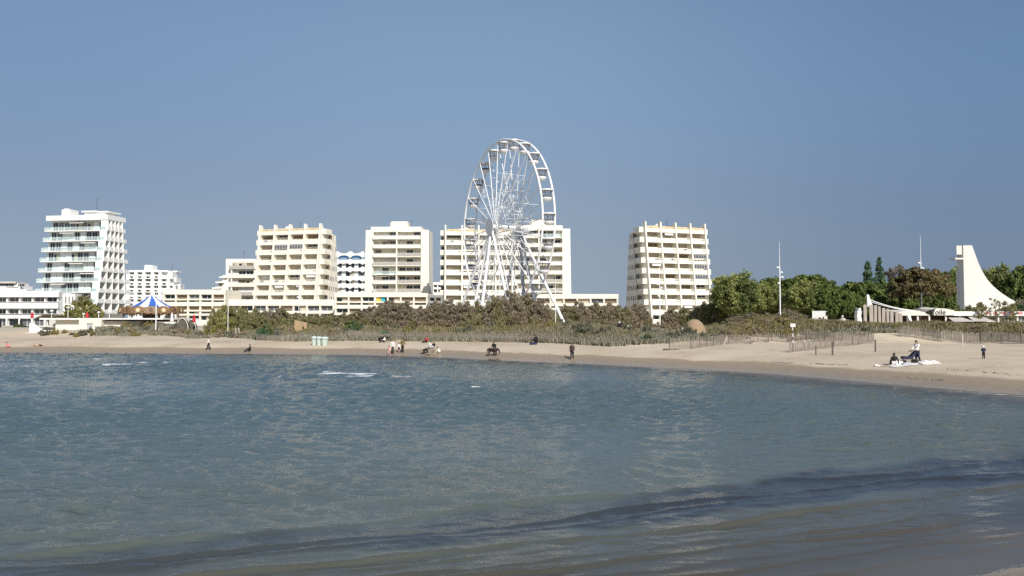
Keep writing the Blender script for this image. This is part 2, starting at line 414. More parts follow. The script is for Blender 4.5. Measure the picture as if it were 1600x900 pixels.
def water_material():
    m, nt, b = new_mat('sea_water')
    dp = nt.nodes.new('ShaderNodeAttribute'); dp.attribute_name = 'depth'
    fo = nt.nodes.new('ShaderNodeAttribute'); fo.attribute_name = 'foam'
    nz = noise(nt, 0.09, 4, (0.5, 1.2, 1), rough=0.6)
    ad = nt.nodes.new('ShaderNodeMath'); ad.operation = 'MULTIPLY_ADD'
    nt.links.new(nz.outputs['Fac'], ad.inputs[0]); ad.inputs[1].default_value = 0.35
    nt.links.new(dp.outputs['Fac'], ad.inputs[2])
    sc = nt.nodes.new('ShaderNodeMath'); sc.operation = 'SUBTRACT'; sc.inputs[1].default_value = 0.17
    nt.links.new(ad.outputs[0], sc.inputs[0])
    body = ramp(nt, [(0.0, (0.125, 0.115, 0.105)), (0.06, (0.080, 0.072, 0.058)), (0.14, (0.072, 0.072, 0.058)), (0.28, (0.092, 0.112, 0.102)), (0.5, (0.088, 0.119, 0.120)), (1.0, (0.068, 0.110, 0.124))], sc.outputs[0])
    n3 = noise(nt, 1.6, 5, (0.6, 1, 1), rough=0.75)
    fm = nt.nodes.new('ShaderNodeMath'); fm.operation = 'ADD'
    nt.links.new(fo.outputs['Fac'], fm.inputs[0]); nt.links.new(n3.outputs['Fac'], fm.inputs[1])
    fr = ramp(nt, [(0.0, (0, 0, 0)), (1.0, (1, 1, 1))])
    mr = nt.nodes.new('ShaderNodeMapRange'); mr.inputs['From Min'].default_value = 0.98; mr.inputs['From Max'].default_value = 1.15
    nt.links.new(fm.outputs[0], mr.inputs['Value'])
    mx = nt.nodes.new('ShaderNodeMix'); mx.data_type = 'RGBA'
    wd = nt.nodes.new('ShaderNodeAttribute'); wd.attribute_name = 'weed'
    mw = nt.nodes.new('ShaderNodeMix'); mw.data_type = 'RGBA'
    nt.links.new(wd.outputs['Fac'], mw.inputs[0]); nt.links.new(body.outputs[0], mw.inputs[6]); mw.inputs[7].default_value = (0.018, 0.022, 0.035, 1)  # dark reflection on near wave slopes, painted into the body colour
    nt.links.new(mr.outputs[0], mx.inputs[0]); nt.links.new(mw.outputs[2], mx.inputs[6]); mx.inputs[7].default_value = (0.72, 0.75, 0.78, 1)
    nt.nodes.remove(fr)
    nt.links.new(mx.outputs[2], b.inputs['Base Color'])
    b.inputs['IOR'].default_value = 1.33
    rg = nt.nodes.new('ShaderNodeMapRange'); rg.inputs['To Min'].default_value = 0.13; rg.inputs['To Max'].default_value = 0.7
    nt.links.new(mr.outputs[0], rg.inputs['Value']); nt.links.new(rg.outputs[0], b.inputs['Roughness'])
    # fine ripples
    r1 = noise(nt, 3.4, 4, (0.55, 1.2, 1), rough=0.62)
    r2 = noise(nt, 0.55, 3, (0.5, 1.2, 1), rough=0.5)
    am = nt.nodes.new('ShaderNodeMath'); am.operation = 'ADD'
    nt.links.new(r1.outputs['Fac'], am.inputs[0])
    m2 = nt.nodes.new('ShaderNodeMath'); m2.operation = 'MULTIPLY'; m2.inputs[1].default_value = 1.1
    nt.links.new(r2.outputs['Fac'], m2.inputs[0]); nt.links.new(m2.outputs[0], am.inputs[1])
    ca = nt.nodes.new('ShaderNodeAttribute'); ca.attribute_name = 'chop'
    m3 = nt.nodes.new('ShaderNodeMath'); m3.operation = 'MULTIPLY'
    nt.links.new(am.outputs[0], m3.inputs[0]); nt.links.new(ca.outputs['Fac'], m3.inputs[1])
    bp = nt.nodes.new('ShaderNodeBump'); bp.inputs['Strength'].default_value = 1.0; bp.inputs['Distance'].default_value = 0.15
    nt.links.new(m3.outputs[0], bp.inputs['Height']); nt.links.new(bp.outputs[0], b.inputs['Normal'])
    # thin edge of the water lets the sand show
    tr = nt.nodes.new('ShaderNodeBsdfTransparent')
    ms = nt.nodes.new('ShaderNodeMixShader')
    al = nt.nodes.new('ShaderNodeMapRange'); al.inputs['From Min'].default_value = 0.0; al.inputs['From Max'].default_value = 0.13
    al.inputs['To Min'].default_value = 0.6; al.inputs['To Max'].default_value = 1.0
    nt.links.new(dp.outputs['Fac'], al.inputs['Value'])
    mxm = nt.nodes.new('ShaderNodeMath'); mxm.operation = 'MAXIMUM'
    nt.links.new(al.outputs[0], mxm.inputs[0]); nt.links.new(mr.outputs[0], mxm.inputs[1])
    nt.links.new(mxm.outputs[0], ms.inputs[0]); nt.links.new(tr.outputs[0], ms.inputs[1]); nt.links.new(b.outputs[0], ms.inputs[2])
    nt.links.new(ms.outputs[0], nt.nodes['Material Output'].inputs[0])
    return m
M['water'] = water_material()

# ------------------------------------------------------------------ terrain and water
SHORE = [(-4000, 900), (-400, 170), (-130, 120), (-70, 113), (-48, 109.5), (-33, 108), (-20, 105), (-9, 99), (-2.8, 92.5), (6.5, 84.5), (15, 75.5),
         (20.5, 69), (23, 64), (25.8, 57.5), (28.2, 52), (30, 48.5), (31.5, 42), (31, 35), (27, 27.5), (21, 21.5), (15, 17.7), (7.9, 14.4),
         (0, 11.2), (-20, 3), (-60, -13.4), (-400, -150), (-4000, -1500)]

def catmull(P, n=5):
    P = [np.array(p, float) for p in P]
    out = []
    for i in range(len(P) - 1):
        p0, p1, p2, p3 = P[max(i - 1, 0)], P[i], P[i + 1], P[min(i + 2, len(P) - 1)]
        big = np.linalg.norm(p2 - p1) > 150 or np.linalg.norm(p1 - p0) > 150 or np.linalg.norm(p3 - p2) > 150
        for k in range(1 if big else n):
            t = k / n
            out.append(p1 if big else 0.5 * ((2 * p1) + (-p0 + p2) * t + (2 * p0 - 5 * p1 + 4 * p2 - p3) * t * t + (-p0 + 3 * p1 - 3 * p2 + p3) * t ** 3))
    out.append(P[-1])
    return np.array(out)
SH = catmull(SHORE)

def shore_dist(x, y):
    """signed distance to the waterline, positive on land"""
    x, y = np.asarray(x, float).ravel(), np.asarray(y, float).ravel()
    best = np.full(x.shape, 1e18); sgn = np.ones(x.shape)
    for a, b in zip(SH[:-1], SH[1:]):
        d = b - a; L2 = d @ d
        t = np.clip(((x - a[0]) * d[0] + (y - a[1]) * d[1]) / L2, 0, 1)
        ex, ey = x - a[0] - t * d[0], y - a[1] - t * d[1]
        q = ex * ex + ey * ey
        w = q < best - 1e-9
        best = np.where(w, q, best)
        sgn = np.where(w, np.sign(d[0] * (y - a[1]) - d[1] * (x - a[0])), sgn)
    return np.sqrt(best) * np.where(sgn == 0, 1, sgn)

FX = [-4000, -400, -78, -58, -45, -30, -18, 0, 6, 11, 18, 22, 31, 42, 53, 60, 120, 400, 4000]
FY = [900, 200, 136, 138, 128, 116, 116, 108, 102, 93, 95, 98, 101, 100, 99, 97, 95, 60, 60]

def sm(a, b, x):
    t = np.clip((x - a) / (b - a), 0, 1)
    return t * t * (3 - 2 * t)

_nr = np.random.RandomState(3)
_W = [(_nr.uniform(0, 6.28), _nr.uniform(0, 6.28), l) for l in (31, 23, 17, 12, 9, 6.5, 5, 3.7, 2.9, 2.2)]
def bumpy(x, y, amp):
    s = 0
    for a, p, l in _W:
        s = s + l ** 0.8 * np.sin((x * np.cos(a) + y * np.sin(a)) * 6.283 / l + p + 0.6 * np.sin(0.13 * x + p))
    return s * amp / 25

def terrain(x, y):
    x, y = np.asarray(x, float).ravel(), np.asarray(y, float).ravel()
    d = shore_dist(x, y)
    e = y - np.interp(x, FX, FY)
    land = 1.62 * (1 - np.exp(-np.maximum(d, 0) / 5.5)) + 1.35 * sm(-1.5, 15, e)
    land += bumpy(x, y, 0.22) * sm(8, 22, d) * (0.25 + 1.6 * sm(-3, 4, e)) * (1 - 0.8 * sm(25, 40, e))
    land += 0.62 * sm(22, 36, x) * sm(4, 14, e) * (1 - sm(34, 60, e))
    land += 0.55 * np.exp(-((x - 43) / 9) ** 2 - ((y - 108) / 4.5) ** 2)
    water = np.maximum(0.075 * np.minimum(d, 0), -3.0)
    return np.where(d > 0, land, water), d, e

def tz(x, y):
    return float(terrain([x], [y])[0][0])

def ground_hit(px, py, y0=14, y1=200):
    d = ray(px, py)
    Ys = np.arange(y0, y1, 0.25)
    zr = CAM_Z + d.z / d.y * Ys
    xr = d.x / d.y * Ys
    z, dd, e = terrain(xr, Ys)
    k = np.where((zr <= z) & (dd > -0.3))[0]
    Y = Ys[k[0]] if len(k) else y1
    x = d.x / d.y * Y
    return Vector((x, Y, tz(x, Y)))

def axis(fine0, fine1, step, far, g=1.12):
    a = list(np.arange(fine0, fine1 + step / 2, step))
    s, v = step, fine1
    while v < far:
        s *= g; v += s; a.append(v)
    s, v = step, fine0
    while v > -far:
        s *= g; v -= s; a.insert(0, v)
    return np.array(a)

xs = axis(-95, 75, 0.6, 6000); ys = axis(8, 150, 0.6, 6000)
gx, gy = np.meshgrid(xs, ys)
gz, gd, ge = terrain(gx, gy)
nx, ny = len(xs), len(ys)
idx = np.arange(nx * ny).reshape(ny, nx)
quads = np.stack([idx[:-1, :-1], idx[:-1, 1:], idx[1:, 1:], idx[1:, :-1]], -1).reshape(-1, 4)
me = np_mesh('beach', np.stack([gx.ravel(), gy.ravel(), gz], -1), quads, M['sand'])
me.polygons.foreach_set('use_smooth', [True] * len(me.polygons))
a = me.attributes.new('shore', 'FLOAT', 'POINT'); a.data.foreach_set('value', gd.astype(np.float32))
tag(part('beach', me, None), 'pale sand beach curving round the bay', 'beach', kind='structure')

# water: fan of cells around the viewpoint, fine where the picture is
th = np.concatenate([np.linspace(-R(88), -R(40), 60, endpoint=False), np.linspace(-R(40), R(40), 720), np.linspace(R(40), R(75), 40)[1:]])
rr = [8.0]
while rr[-1] < 135: rr.append(rr[-1] * (1.0042 if rr[-1] < 60 else 1.0055))
while rr[-1] < 5000: rr.append(rr[-1] * 1.06)
rr = np.array(rr)
TH, RR = np.meshgrid(th, rr)
X, Y = RR * np.sin(TH), RR * np.cos(TH)
Xf, Yf = X.ravel(), Y.ravel()
tzv, dsh, _ = terrain(Xf, Yf)
dep = np.maximum(-dsh, 0)
c = Yf - 0.41 * Xf                                 # runs out from the near shore
sp = np.maximum(RR.ravel() * 0.0046, RR.ravel() * (R(80) / 720))
h = np.zeros_like(Xf)
wr = np.random.RandomState(11)
calm = 0.26 + 0.74 * sm(17.0, 24, c + 0.5 * np.sin(Xf * 0.35)) * (1 - 0.45 * sm(18, 34, Xf - 0.1 * Yf))
edge = sm(0.0, 5.0, dep)
var = np.zeros_like(Xf)
for k in range(120):
    lam = 0.15 * (1.6 / 0.15) ** wr.rand() ** 1.2
    an = R(252) + wr.normal(0, 0.42)                # travel direction: towards the near shore
    kx, ky = math.cos(an), math.sin(an)
    ph = wr.uniform(0, 6.28)
    amp = 0.0050 * lam ** 0.75
    vis = np.clip((lam / (2.0 * sp)) - 0.6, 0, 1)
    wob = 0.9 * np.sin(Xf * (0.31 + 0.1 * wr.rand()) + Yf * 0.17 * wr.normal() + ph)
    s_ = np.sin((Xf * kx + Yf * ky) * 6.283 / lam + ph + wob)
    h += amp * vis * (s_ + 0.3 * s_ * s_)
    var += (amp * vis * 6.283 / lam) ** 2 / 2
patch = 0.75 + 0.35 * np.sin(Xf * 0.11 + 1.3) * np.sin(Yf * 0.16 + 0.4 + 0.05 * Xf)
h *= calm * edge * patch * np.clip(0.27 / np.sqrt(var + 1e-5), 0.5, 5.0)
# long low swell inside the bay
h += 0.03 * edge * np.sin((Yf - 0.22 * Xf + 1.6 * np.sin(Xf * 0.06)) * 6.283 / 9.5) * sm(22, 40, c)
foam = np.zeros_like(Xf)
def crest(c0, amp, front, back, wob, fo=0.0, x0=-60, x1=60):
    """a wavelet running up the near shore, steep on its landward side"""
    global h, foam
    w = wob * np.sin(Xf * 0.33 + c0) + 0.6 * wob * np.sin(Xf * 0.91 + 2 * c0) + 0.25 * wob * np.sin(Xf * 2.3 + c0 * 5) + 0.1 * wob * np.sin(Xf * 6.1 + c0)
    q = c - (c0 + w)
    prof = np.where(q < 0, np.exp(-(q / front) ** 2), np.exp(-(q / back) ** 2))
    a = amp * sm(x0, x0 + 6, Xf) * (1 - sm(x1 - 6, x1, Xf)) * (0.8 + 0.3 * np.sin(Xf * 0.7 + c0))
    h += a * prof
    foam += fo * np.exp(-((q + front * 0.5) / 0.07) ** 2) * (a / amp) * (0.5 + 0.5 * np.sin(Xf * 1.9 + c0 * 3) * np.sin(Xf * 0.8))
crest(19.6, 0.08, 0.16, 0.5, 0.3, 0.3)
crest(20.9, 0.06, 0.35, 0.7, 0.35)
crest(17.3, 0.035, 0.3, 0.5, 0.25)
crest(18.1, 0.07, 0.10, 0.35, 0.3, 0.3)
crest(16.35, 0.075, 0.075, 0.24, 0.20, 0.40)
crest(15.75, 0.03, 0.09, 0.25, 0.2, 0.2)
crest(17.6, 0.04, 0.1, 0.3, 0.25, 0.2)
crest(13.6, 0.025, 0.09, 0.25, 0.22, 0.1, -30, 14)
crest(14.4, 0.055, 0.07, 0.22, 0.22, 0.3, -30, 13)
crest(15.3, 0.02, 0.15, 0.4, 0.22, 0.0)
crest(15.0, 0.03, 0.05, 0.18, 0.18, 0.25, -20, 14)
crest(13.0, 0.03, 0.05, 0.18, 0.2, 0.2, -12, 16)
crest(12.2, 0.03, 0.06, 0.25, 0.18, 0.25, -8, 16)
crest(23.5, 0.06, 0.8, 1.5, 0.6)
crest(28.0, 0.05, 0.9, 1.8, 0.8)
# far small breakers (centre px, py, half length m, depth m)
for px, py, L, Dp, a in ((180, 572, 1.8, 1.0, 0.80), (145, 563, 4.5, 0.9, 0.62), (243, 568, 2.6, 0.8, 0.66), (545, 587, 2.8, 1.0, 0.80), (592, 590, 3.2, 0.6, 0.68), (742, 609, 0.5, 1.3, 0.6), (440, 592, 0.7, 0.5, 0.6), (75, 558, 3, .7, .56), (320, 562, 3, .6, .54), (520, 584, 1.2, .6, .6), (20, 566, 3, .7, .52)):
    d_ = ray(px, py); t = -CAM_Z / d_.z
    bx, by = d_.x * t, d_.y * t
    g = np.exp(-((Xf - bx) / L) ** 4 - ((Yf - by - 0.25 * np.sin(Xf * 1.7)) / Dp) ** 2)
    foam += a * g
    h += 0.10 * np.exp(-((Xf - bx) / (L * 1.6)) ** 2 - ((Yf - by) / 1.1) ** 2)
# foam lace along the far waterline
lace = np.exp(-((dep - 0.7 - 0.4 * np.sin(Xf * 0.5) - 0.25 * np.sin(Xf * 1.7)) / 0.45) ** 2)
foam += lace * (0.50 + 0.14 * np.sin(Xf * 0.43 + 1)) * sm(30, 45, RR.ravel())
lace2 = np.exp(-((dep - 2.2 - 0.5 * np.sin(Xf * 0.3 + 2)) / 0.25) ** 2)
foam += lace2 * (0.36 + 0.2 * np.sin(Xf * 0.6)) * sm(10, 20, Xf) * sm(35, 50, Yf)
swash = np.exp(-((dep - 0.18 - 0.12 * np.sin(Xf * 1.3) - .06 * np.sin(Xf * 3.7)) / 0.05) ** 2) * (1 - sm(25, 32, RR.ravel()))
foam += .55 * swash
z = np.where(dsh < 0, h * sm(0, 0.8, dep), 0.0) + 0.012
ny_, nx_ = TH.shape
idx = np.arange(nx_ * ny_).reshape(ny_, nx_)
keep = (dsh < 0.9).reshape(ny_, nx_)
kq = keep[:-1, :-1] | keep[:-1, 1:] | keep[1:, 1:] | keep[1:, :-1]
quads = np.stack([idx[:-1, :-1], idx[1:, :-1], idx[1:, 1:], idx[:-1, 1:]], -1)[kq]
used = np.unique(quads); remap = np.full(nx_ * ny_, -1); remap[used] = np.arange(len(used))
me = np_mesh('sea', np.stack([Xf, Yf, z], -1)[used], remap[quads], M['water'])
me.polygons.foreach_set('use_smooth', [True] * len(me.polygons))
depth_real = np.where(dsh < 0, -tzv, 0)
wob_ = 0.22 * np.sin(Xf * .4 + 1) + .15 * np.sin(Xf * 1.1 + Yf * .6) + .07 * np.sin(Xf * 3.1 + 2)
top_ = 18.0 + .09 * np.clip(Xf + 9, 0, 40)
wave_shade = sm(16.9, 17.3, c + wob_) * (1 - sm(top_, top_ + 1.0, c + 1.6 * wob_)) * (.6 + .4 * sm(-8, 8, Xf)) * .78  # band where wave slopes facing the viewer look dark, put into the water colour
wave_shade = np.maximum(wave_shade, .55 * np.exp(-((Xf - 13.5) / 3.5) ** 2 - ((Yf - 19.3) / 1.6) ** 2))
for nm, val in (('weed', wave_shade), ('depth', np.clip(depth_real / 2.2, 0, 1)), ('foam', foam), ('chop', calm * edge * np.clip(patch, 0.3, 1.2))):
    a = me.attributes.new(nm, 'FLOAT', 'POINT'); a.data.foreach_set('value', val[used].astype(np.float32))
tag(part('sea', me, None), 'rippled blue green sea water in the bay', 'sea', kind='structure')

# promenade: paved sheet behind the dune
pm = MB()
zp = 3.06
pm.hexa([(-400, 150, 1.5), (300, 150, 1.5), (900, 900, 1.5), (-900, 900, 1.5), (-400, 150, zp), (300, 150, zp), (900, 900, zp), (-900, 900, zp)])
M['paving'] = paint('pale_paving', (0.34, 0.32, 0.28), 0.9, 0.1, 0.2)
tag(pm.build('promenade', M['paving']), 'pale paved promenade behind the dune', 'promenade', kind='structure')
ZG = 3.07

# ------------------------------------------------------------------ buildings
_wc = {}
def win_mesh(w, h, kind, n=2):
    """one window or loggia infill, front at y=0, centred on x, standing on z=0"""
    key = (round(w, 2), round(h, 2), kind, n)
    if key in _wc: return _wc[key]
    b = MB()
    if kind == 'glass' or kind == 'grey':
        b.box(-w / 2, 0.06, 0, w / 2, 0.10, h, 0)
        t = 0.07
        b.box(-w / 2, 0, 0, w / 2, 0.05, t, 1); b.box(-w / 2, 0, h - t, w / 2, 0.05, h, 1)
        for k in range(n + 1):
            x = -w / 2 + (w - t) * k / n
            b.box(x, -0.004, t + .002, x + t, 0.05, h - t - .002, 1)
        me = b.mesh('window', [M['glass'] if kind == 'glass' else M['grey_glass'], M['frame']])
    elif kind == 'half':
        b.box(-w / 2, 0.06, 0, w / 2, 0.10, h, 0)
        b.box(-w / 2 + w * .45, 0.0, 0, w / 2, 0.055, h, 1)
        b.box(-w / 2, 0.0, h * .8, -w / 2 + w * .44, 0.055, h, 1)
        me = b.mesh('window', [M['glass'], M['tan']])
    else:
        b.box(-w / 2, 0.0, 0, w / 2, 0.08, h, 0)
        b.box(-w / 2, -0.03, h - 0.12, w / 2, 0.0, h, 1)
        me = b.mesh('window', [M['tan'] if kind == 'shutter' else M['white'] if kind == 'white' else M['brownglass'], M['cream']])
    _wc[key] = me
    return me

def mast(parent, x, y, z, h, name='antenna'):
    b = MB()
    b.tube((0, 0, 0), (0, 0, h), 0.05, 0.03, 5)
    for k in range(3): b.tube((-0.5 + .1 * k, 0, h * (.95 - .13 * k)), (0.5 - .1 * k, 0, h * (.95 - .13 * k)), 0.025, n=4)
    b.build(name, M['dark_metal'], parent, (x, y, z))

def fin_tower(label, px, Y, rz, floors=9, bays=4, bw=4.55, end_side=1, seed=1, D=7.6, lean=3.3):
    r = random.Random(seed)
    fh = 2.77; W = bays * bw; H = floors * fh + 0.3
    root = empty('apartment_tower', (wx(px, Y), Y, ZG), label, 'apartment tower', 'cream apartment towers behind the beach', R(rz))
    yf = lambda z: -lean * (1 - z / H)
    yb = lambda z: D + lean * 0.8 * (1 - z / H)
    w = MB()
    w.prism([(yf(0) + 1.6, 0), (yb(0), 0), (yb(H), H), (yf(H) + 1.6, H)], -W / 2, W / 2, 'x')
    cw = 1.25                                       # narrower corner bays at both ends, set back
    for s in (-1, 1):
        x0, x1 = (W / 2 + .003, W / 2 + cw) if s > 0 else (-W / 2 - cw, -W / 2 - .003)
        w.prism([(yf(0) + 4.6, 0), (yb(0) - 1.0, 0), (yb(H) - 1.0, H - 0.5), (yf(H) + 4.6, H - 0.5)], x0, x1, 'x')
    w.build('wall', M['cream'], root)
    # lintel band over the top storey and roof parapet
    b = MB()
    for k in range(bays):
        x0 = -W / 2 + k * bw + .2; x1 = x0 + bw - .4
        b.box(x0, 0.02, H - 0.45, x1, 1.7, H + 0.85)
    b.build('roof_parapet', M['cream'], root)
    b = MB()
    for k in range(bays):
        x0 = -W / 2 + k * bw + .5; x1 = x0 + bw - 1.0
        b.box(x0, 0.35, H + .85, x1, 0.9, H + 1.0 + .08 * r.random()); b.box(x0 - .3, -.012, H + .42 + .1 * r.random(), x1 + .3, .015, H + .851)
    b.build('parapet_capping', M['ochre'], root)
    fin = MB().prism([(yf(0) - .45, 0), (yf(0) + 1.75, 0), (yf(H) + 1.75, H), (3.6, H), (1.9, H + 0.7), (1.2, H + 1.3), (0.75, H + 2.15), (-0.32, H + 2.15), (-0.45, H)], -.2, .2, 'x').mesh('fin', M['cream_pale'])
    for k in range(bays + 1):
        part('fin', fin, root, (-W / 2 + k * bw + .011 * (k - bays / 2), 0, 0))
    bwid = bw - 0.42
    def balc(var):
        q = MB()
        q.box(-bwid / 2, 0.0, -0.16, bwid / 2, 2.2, 0.0)
        if var == 0: q.box(-bwid / 2, 0, 0.0, bwid / 2, 0.14, 0.90)
        elif var == 1:
            q.box(-bwid / 2, 0, 0.0, bwid / 2, 0.14, 0.56)
            q.box(-bwid / 2, 0.0, 0.86, bwid / 2, 0.10, 1.0)
            for t in range(5): q.box(-bwid / 2 + .05 + t * (bwid - .2) / 4, .03, .60, -bwid / 2 + .13 + t * (bwid - .2) / 4, .09, .92)
        else:
            q.box(-bwid / 2, 0, 0.0, bwid / 2, 0.14, 1.1)
            q.box(bwid * .28, -0.06, 0.55, bwid * .45, -0.002, 0.85, 1)
        q.box(-bwid / 2, 0.25, fh - .32, bwid / 2, 0.45, fh - .16)
        return q.mesh('balcony', [M['cream_pale'], M['tan']])
    B = [balc(0), balc(1), balc(2)]
    BL = MB().box(-1.3, 0, 0, 1.3, .05, .72).mesh('blind', M['white'])
    LA = MB().box(-.5, 0, 0, -.1, .03, .5).box(.0, 0, .1, .35, .03, .5, 1).box(.45, 0, .05, .8, .03, .5).mesh('laundry', [M['grey_cloth'], M['navy']])
    for f in range(1, floors):
        z0 = f * fh
        for k in range(bays):
            x = -W / 2 + (k + .5) * bw
            y = yf(z0)
            part('balcony', B[r.choice((0, 1, 1, 1, 1, 2))], root, (x, y, z0))
            kd = r.choices(('shutter', 'brown', 'half', 'glass', 'front', 'white'), (5, 1.6, 2.2, 1.6, 0.9, .7))[0]
            if kd == 'front':
                part('window', win_mesh(bwid, 1.1, 'grey', 5), root, (x, y + .03, z0 + 1.18))
            else:
                if r.random() < .16: part('blind', BL, root, (x + r.uniform(-.6, .6), y + .5, z0 + fh - 1.0))
                if r.random() < .12: part('laundry', LA, root, (x + r.uniform(-.8, .8), y - .03, z0 + .45))
                part('window', win_mesh(bwid - .3, fh - .35, kd, 3), root, (x, yf(z0 + fh) + 1.42, z0 + .01))
    for k in range(bays):
        part('window', win_mesh(bwid - .3, 2.2, r.choice(('glass', 'brown', 'half')), 3), root, (-W / 2 + (k + .5) * bw, yf(2.2) + 1.45, .3))
    # corner balconies and end walls
    cb = MB().box(-cw / 2, 0, -.25, cw / 2, 3.2, 1.15).mesh('corner_balcony', M['cream'])
    for s in (-1, 1):
        for f in range(1, floors + 1):
            z0 = f * fh
            x = s * (W / 2 + cw / 2 + .2)
            part('corner_balcony', cb, root, (x, yf(z0) + .75, z0 if f < floors else z0 - .1))
            if f < floors:
                part('window', win_mesh(cw - .25, 1.25, r.choice(('brown', 'glass', 'half', 'brown')), 2), root, (x, yf(z0 + 1.4) + 4.42, z0 + 1.16))
    s = end_side
    for f in range(1, floors):
        y0_, y1_ = yf(f * fh + 1.5) + 4.75, yb(f * fh + 1.5) - 1.2
        nq = 5; wq = (y1_ - y0_) / nq
        for q in range(nq):
            part('window', win_mesh(min(1.0, wq * .6), 1.25, ('glass', 'glass', 'grey', 'half')[(f + q * 3) % 4], 1), root, (s * (W / 2 + cw + .06), y0_ + (q + .5) * wq, f * fh + .95), (0, 0, R(90) * s))
    b = MB()
    b.box(-W * .32, 3.4, H, -W * .05, 8, H + 1.5); b.box(W * .05, 4.2, H, W * .38, 8.5, H + 1.1)
    b.box(-W * .20, 3.9, H + 1.5, -W * .12, 4.9, H + 2.1)
    b.build('roof_housing', M['cream_pale'], root)
    mast(root, W * .02, 5, H, 3.6)
    return root

def balcony_tower(label, px, Y, rz, W=19.0, floors=11, seed=1, aqua=.3, group='cream apartment towers behind the beach', D=9):
    r = random.Random(seed)
    fh = 2.69; H = floors * fh - 1.1
    root = empty('apartment_tower', (wx(px, Y), Y, ZG), label, 'apartment tower', group, R(rz))
    w = MB()
    pw = 2.3
    w.box(-W / 2 + .3, 1.7, 0, W / 2 - .3, D, H)
    for s in (-1, 1):                                     # solid end piers, slightly wider towards the ground
        for f in range(floors):
            e = .035 * (floors - f)
            x0, x1 = (W / 2 - pw, W / 2 + e) if s > 0 else (-W / 2 - e, -W / 2 + pw)
            w.box(x0, -0.02 - e, f * fh - (1.1 if f else 0), x1, D + .3, (f + 1) * fh - 1.13)
    w.box(-.18, -1.0, 0, .18, 1.75, H + .25)
    w.build('wall', M['cream_pale'], root)
    b = MB()
    b.box(-W / 2 + pw - .8, 0.1, H - 0.55, W / 2 - pw + .1, D - 1, H + .95)
    b.build('roof_parapet', M['cream_pale'], root)
    b = MB()
    b.box(-2.1, 1.2, H + .95, 2.9, 6, H + 2.7); b.box(-2.6, 2.2, H + .95, -2.11, 6, H + 2.3)
    b.build('stair_tower', M['cream'], root)
    hw = W / 2 - pw - .2
    def balc(kind):
        q = MB()
        q.box(-hw / 2, -.9, -.22, hw / 2, 1.8, 0, 0)
        m = {'solid': 0, 'mesh': 1, 'aqua': 2}[kind]
        q.box(-hw / 2, -.9, .002, hw / 2, -.80, .82 if kind == 'solid' else .9, m)
        q.box(-hw / 2, -.93, .93, hw / 2, -.80, 1.0, 0)
        return q.mesh('balcony', [M['cream_pale'], M['rail_grey'], M['rail_glass']])
    B = {k: balc(k) for k in ('solid', 'mesh', 'aqua')}
    aw = MB().hexa([(-1.6, -.7, -.45), (1.6, -.7, -.45), (1.6, 1.6, -.05), (-1.6, 1.6, -.05), (-1.6, -.7, -.4), (1.6, -.7, -.4), (1.6, 1.6, 0), (-1.6, 1.6, 0)]).mesh('awning', M['offwhite'])
    for f in range(1, floors):
        for s in (-1, 1):
            x = s * (hw / 2 + .19); z0 = f * fh - 1.1 + .002
            part('balcony', B[r.choices(('solid', 'mesh', 'aqua'), (5, 3.5, aqua))[0]], root, (x, 0, z0))
            lo = -hw / 2 + .2
            for q in range(3):
                kd = r.choices(('white', 'glass', 'half', 'grey', 'none'), (3, 3, 2, 1.5, 2))[0]
                if kd != 'none':
                    part('window', win_mesh(1.9, 2.1, kd, 2), root, (x + lo + 1.0 + q * (hw - .4) / 3, 1.58, z0 + .02))
            if r.random() < .3:
                part('awning', aw, root, (x + r.uniform(-.8, .8), 0, z0 + fh - .28))
    mast(root, 3.5, 5, H + .95, 2.6)
    return root

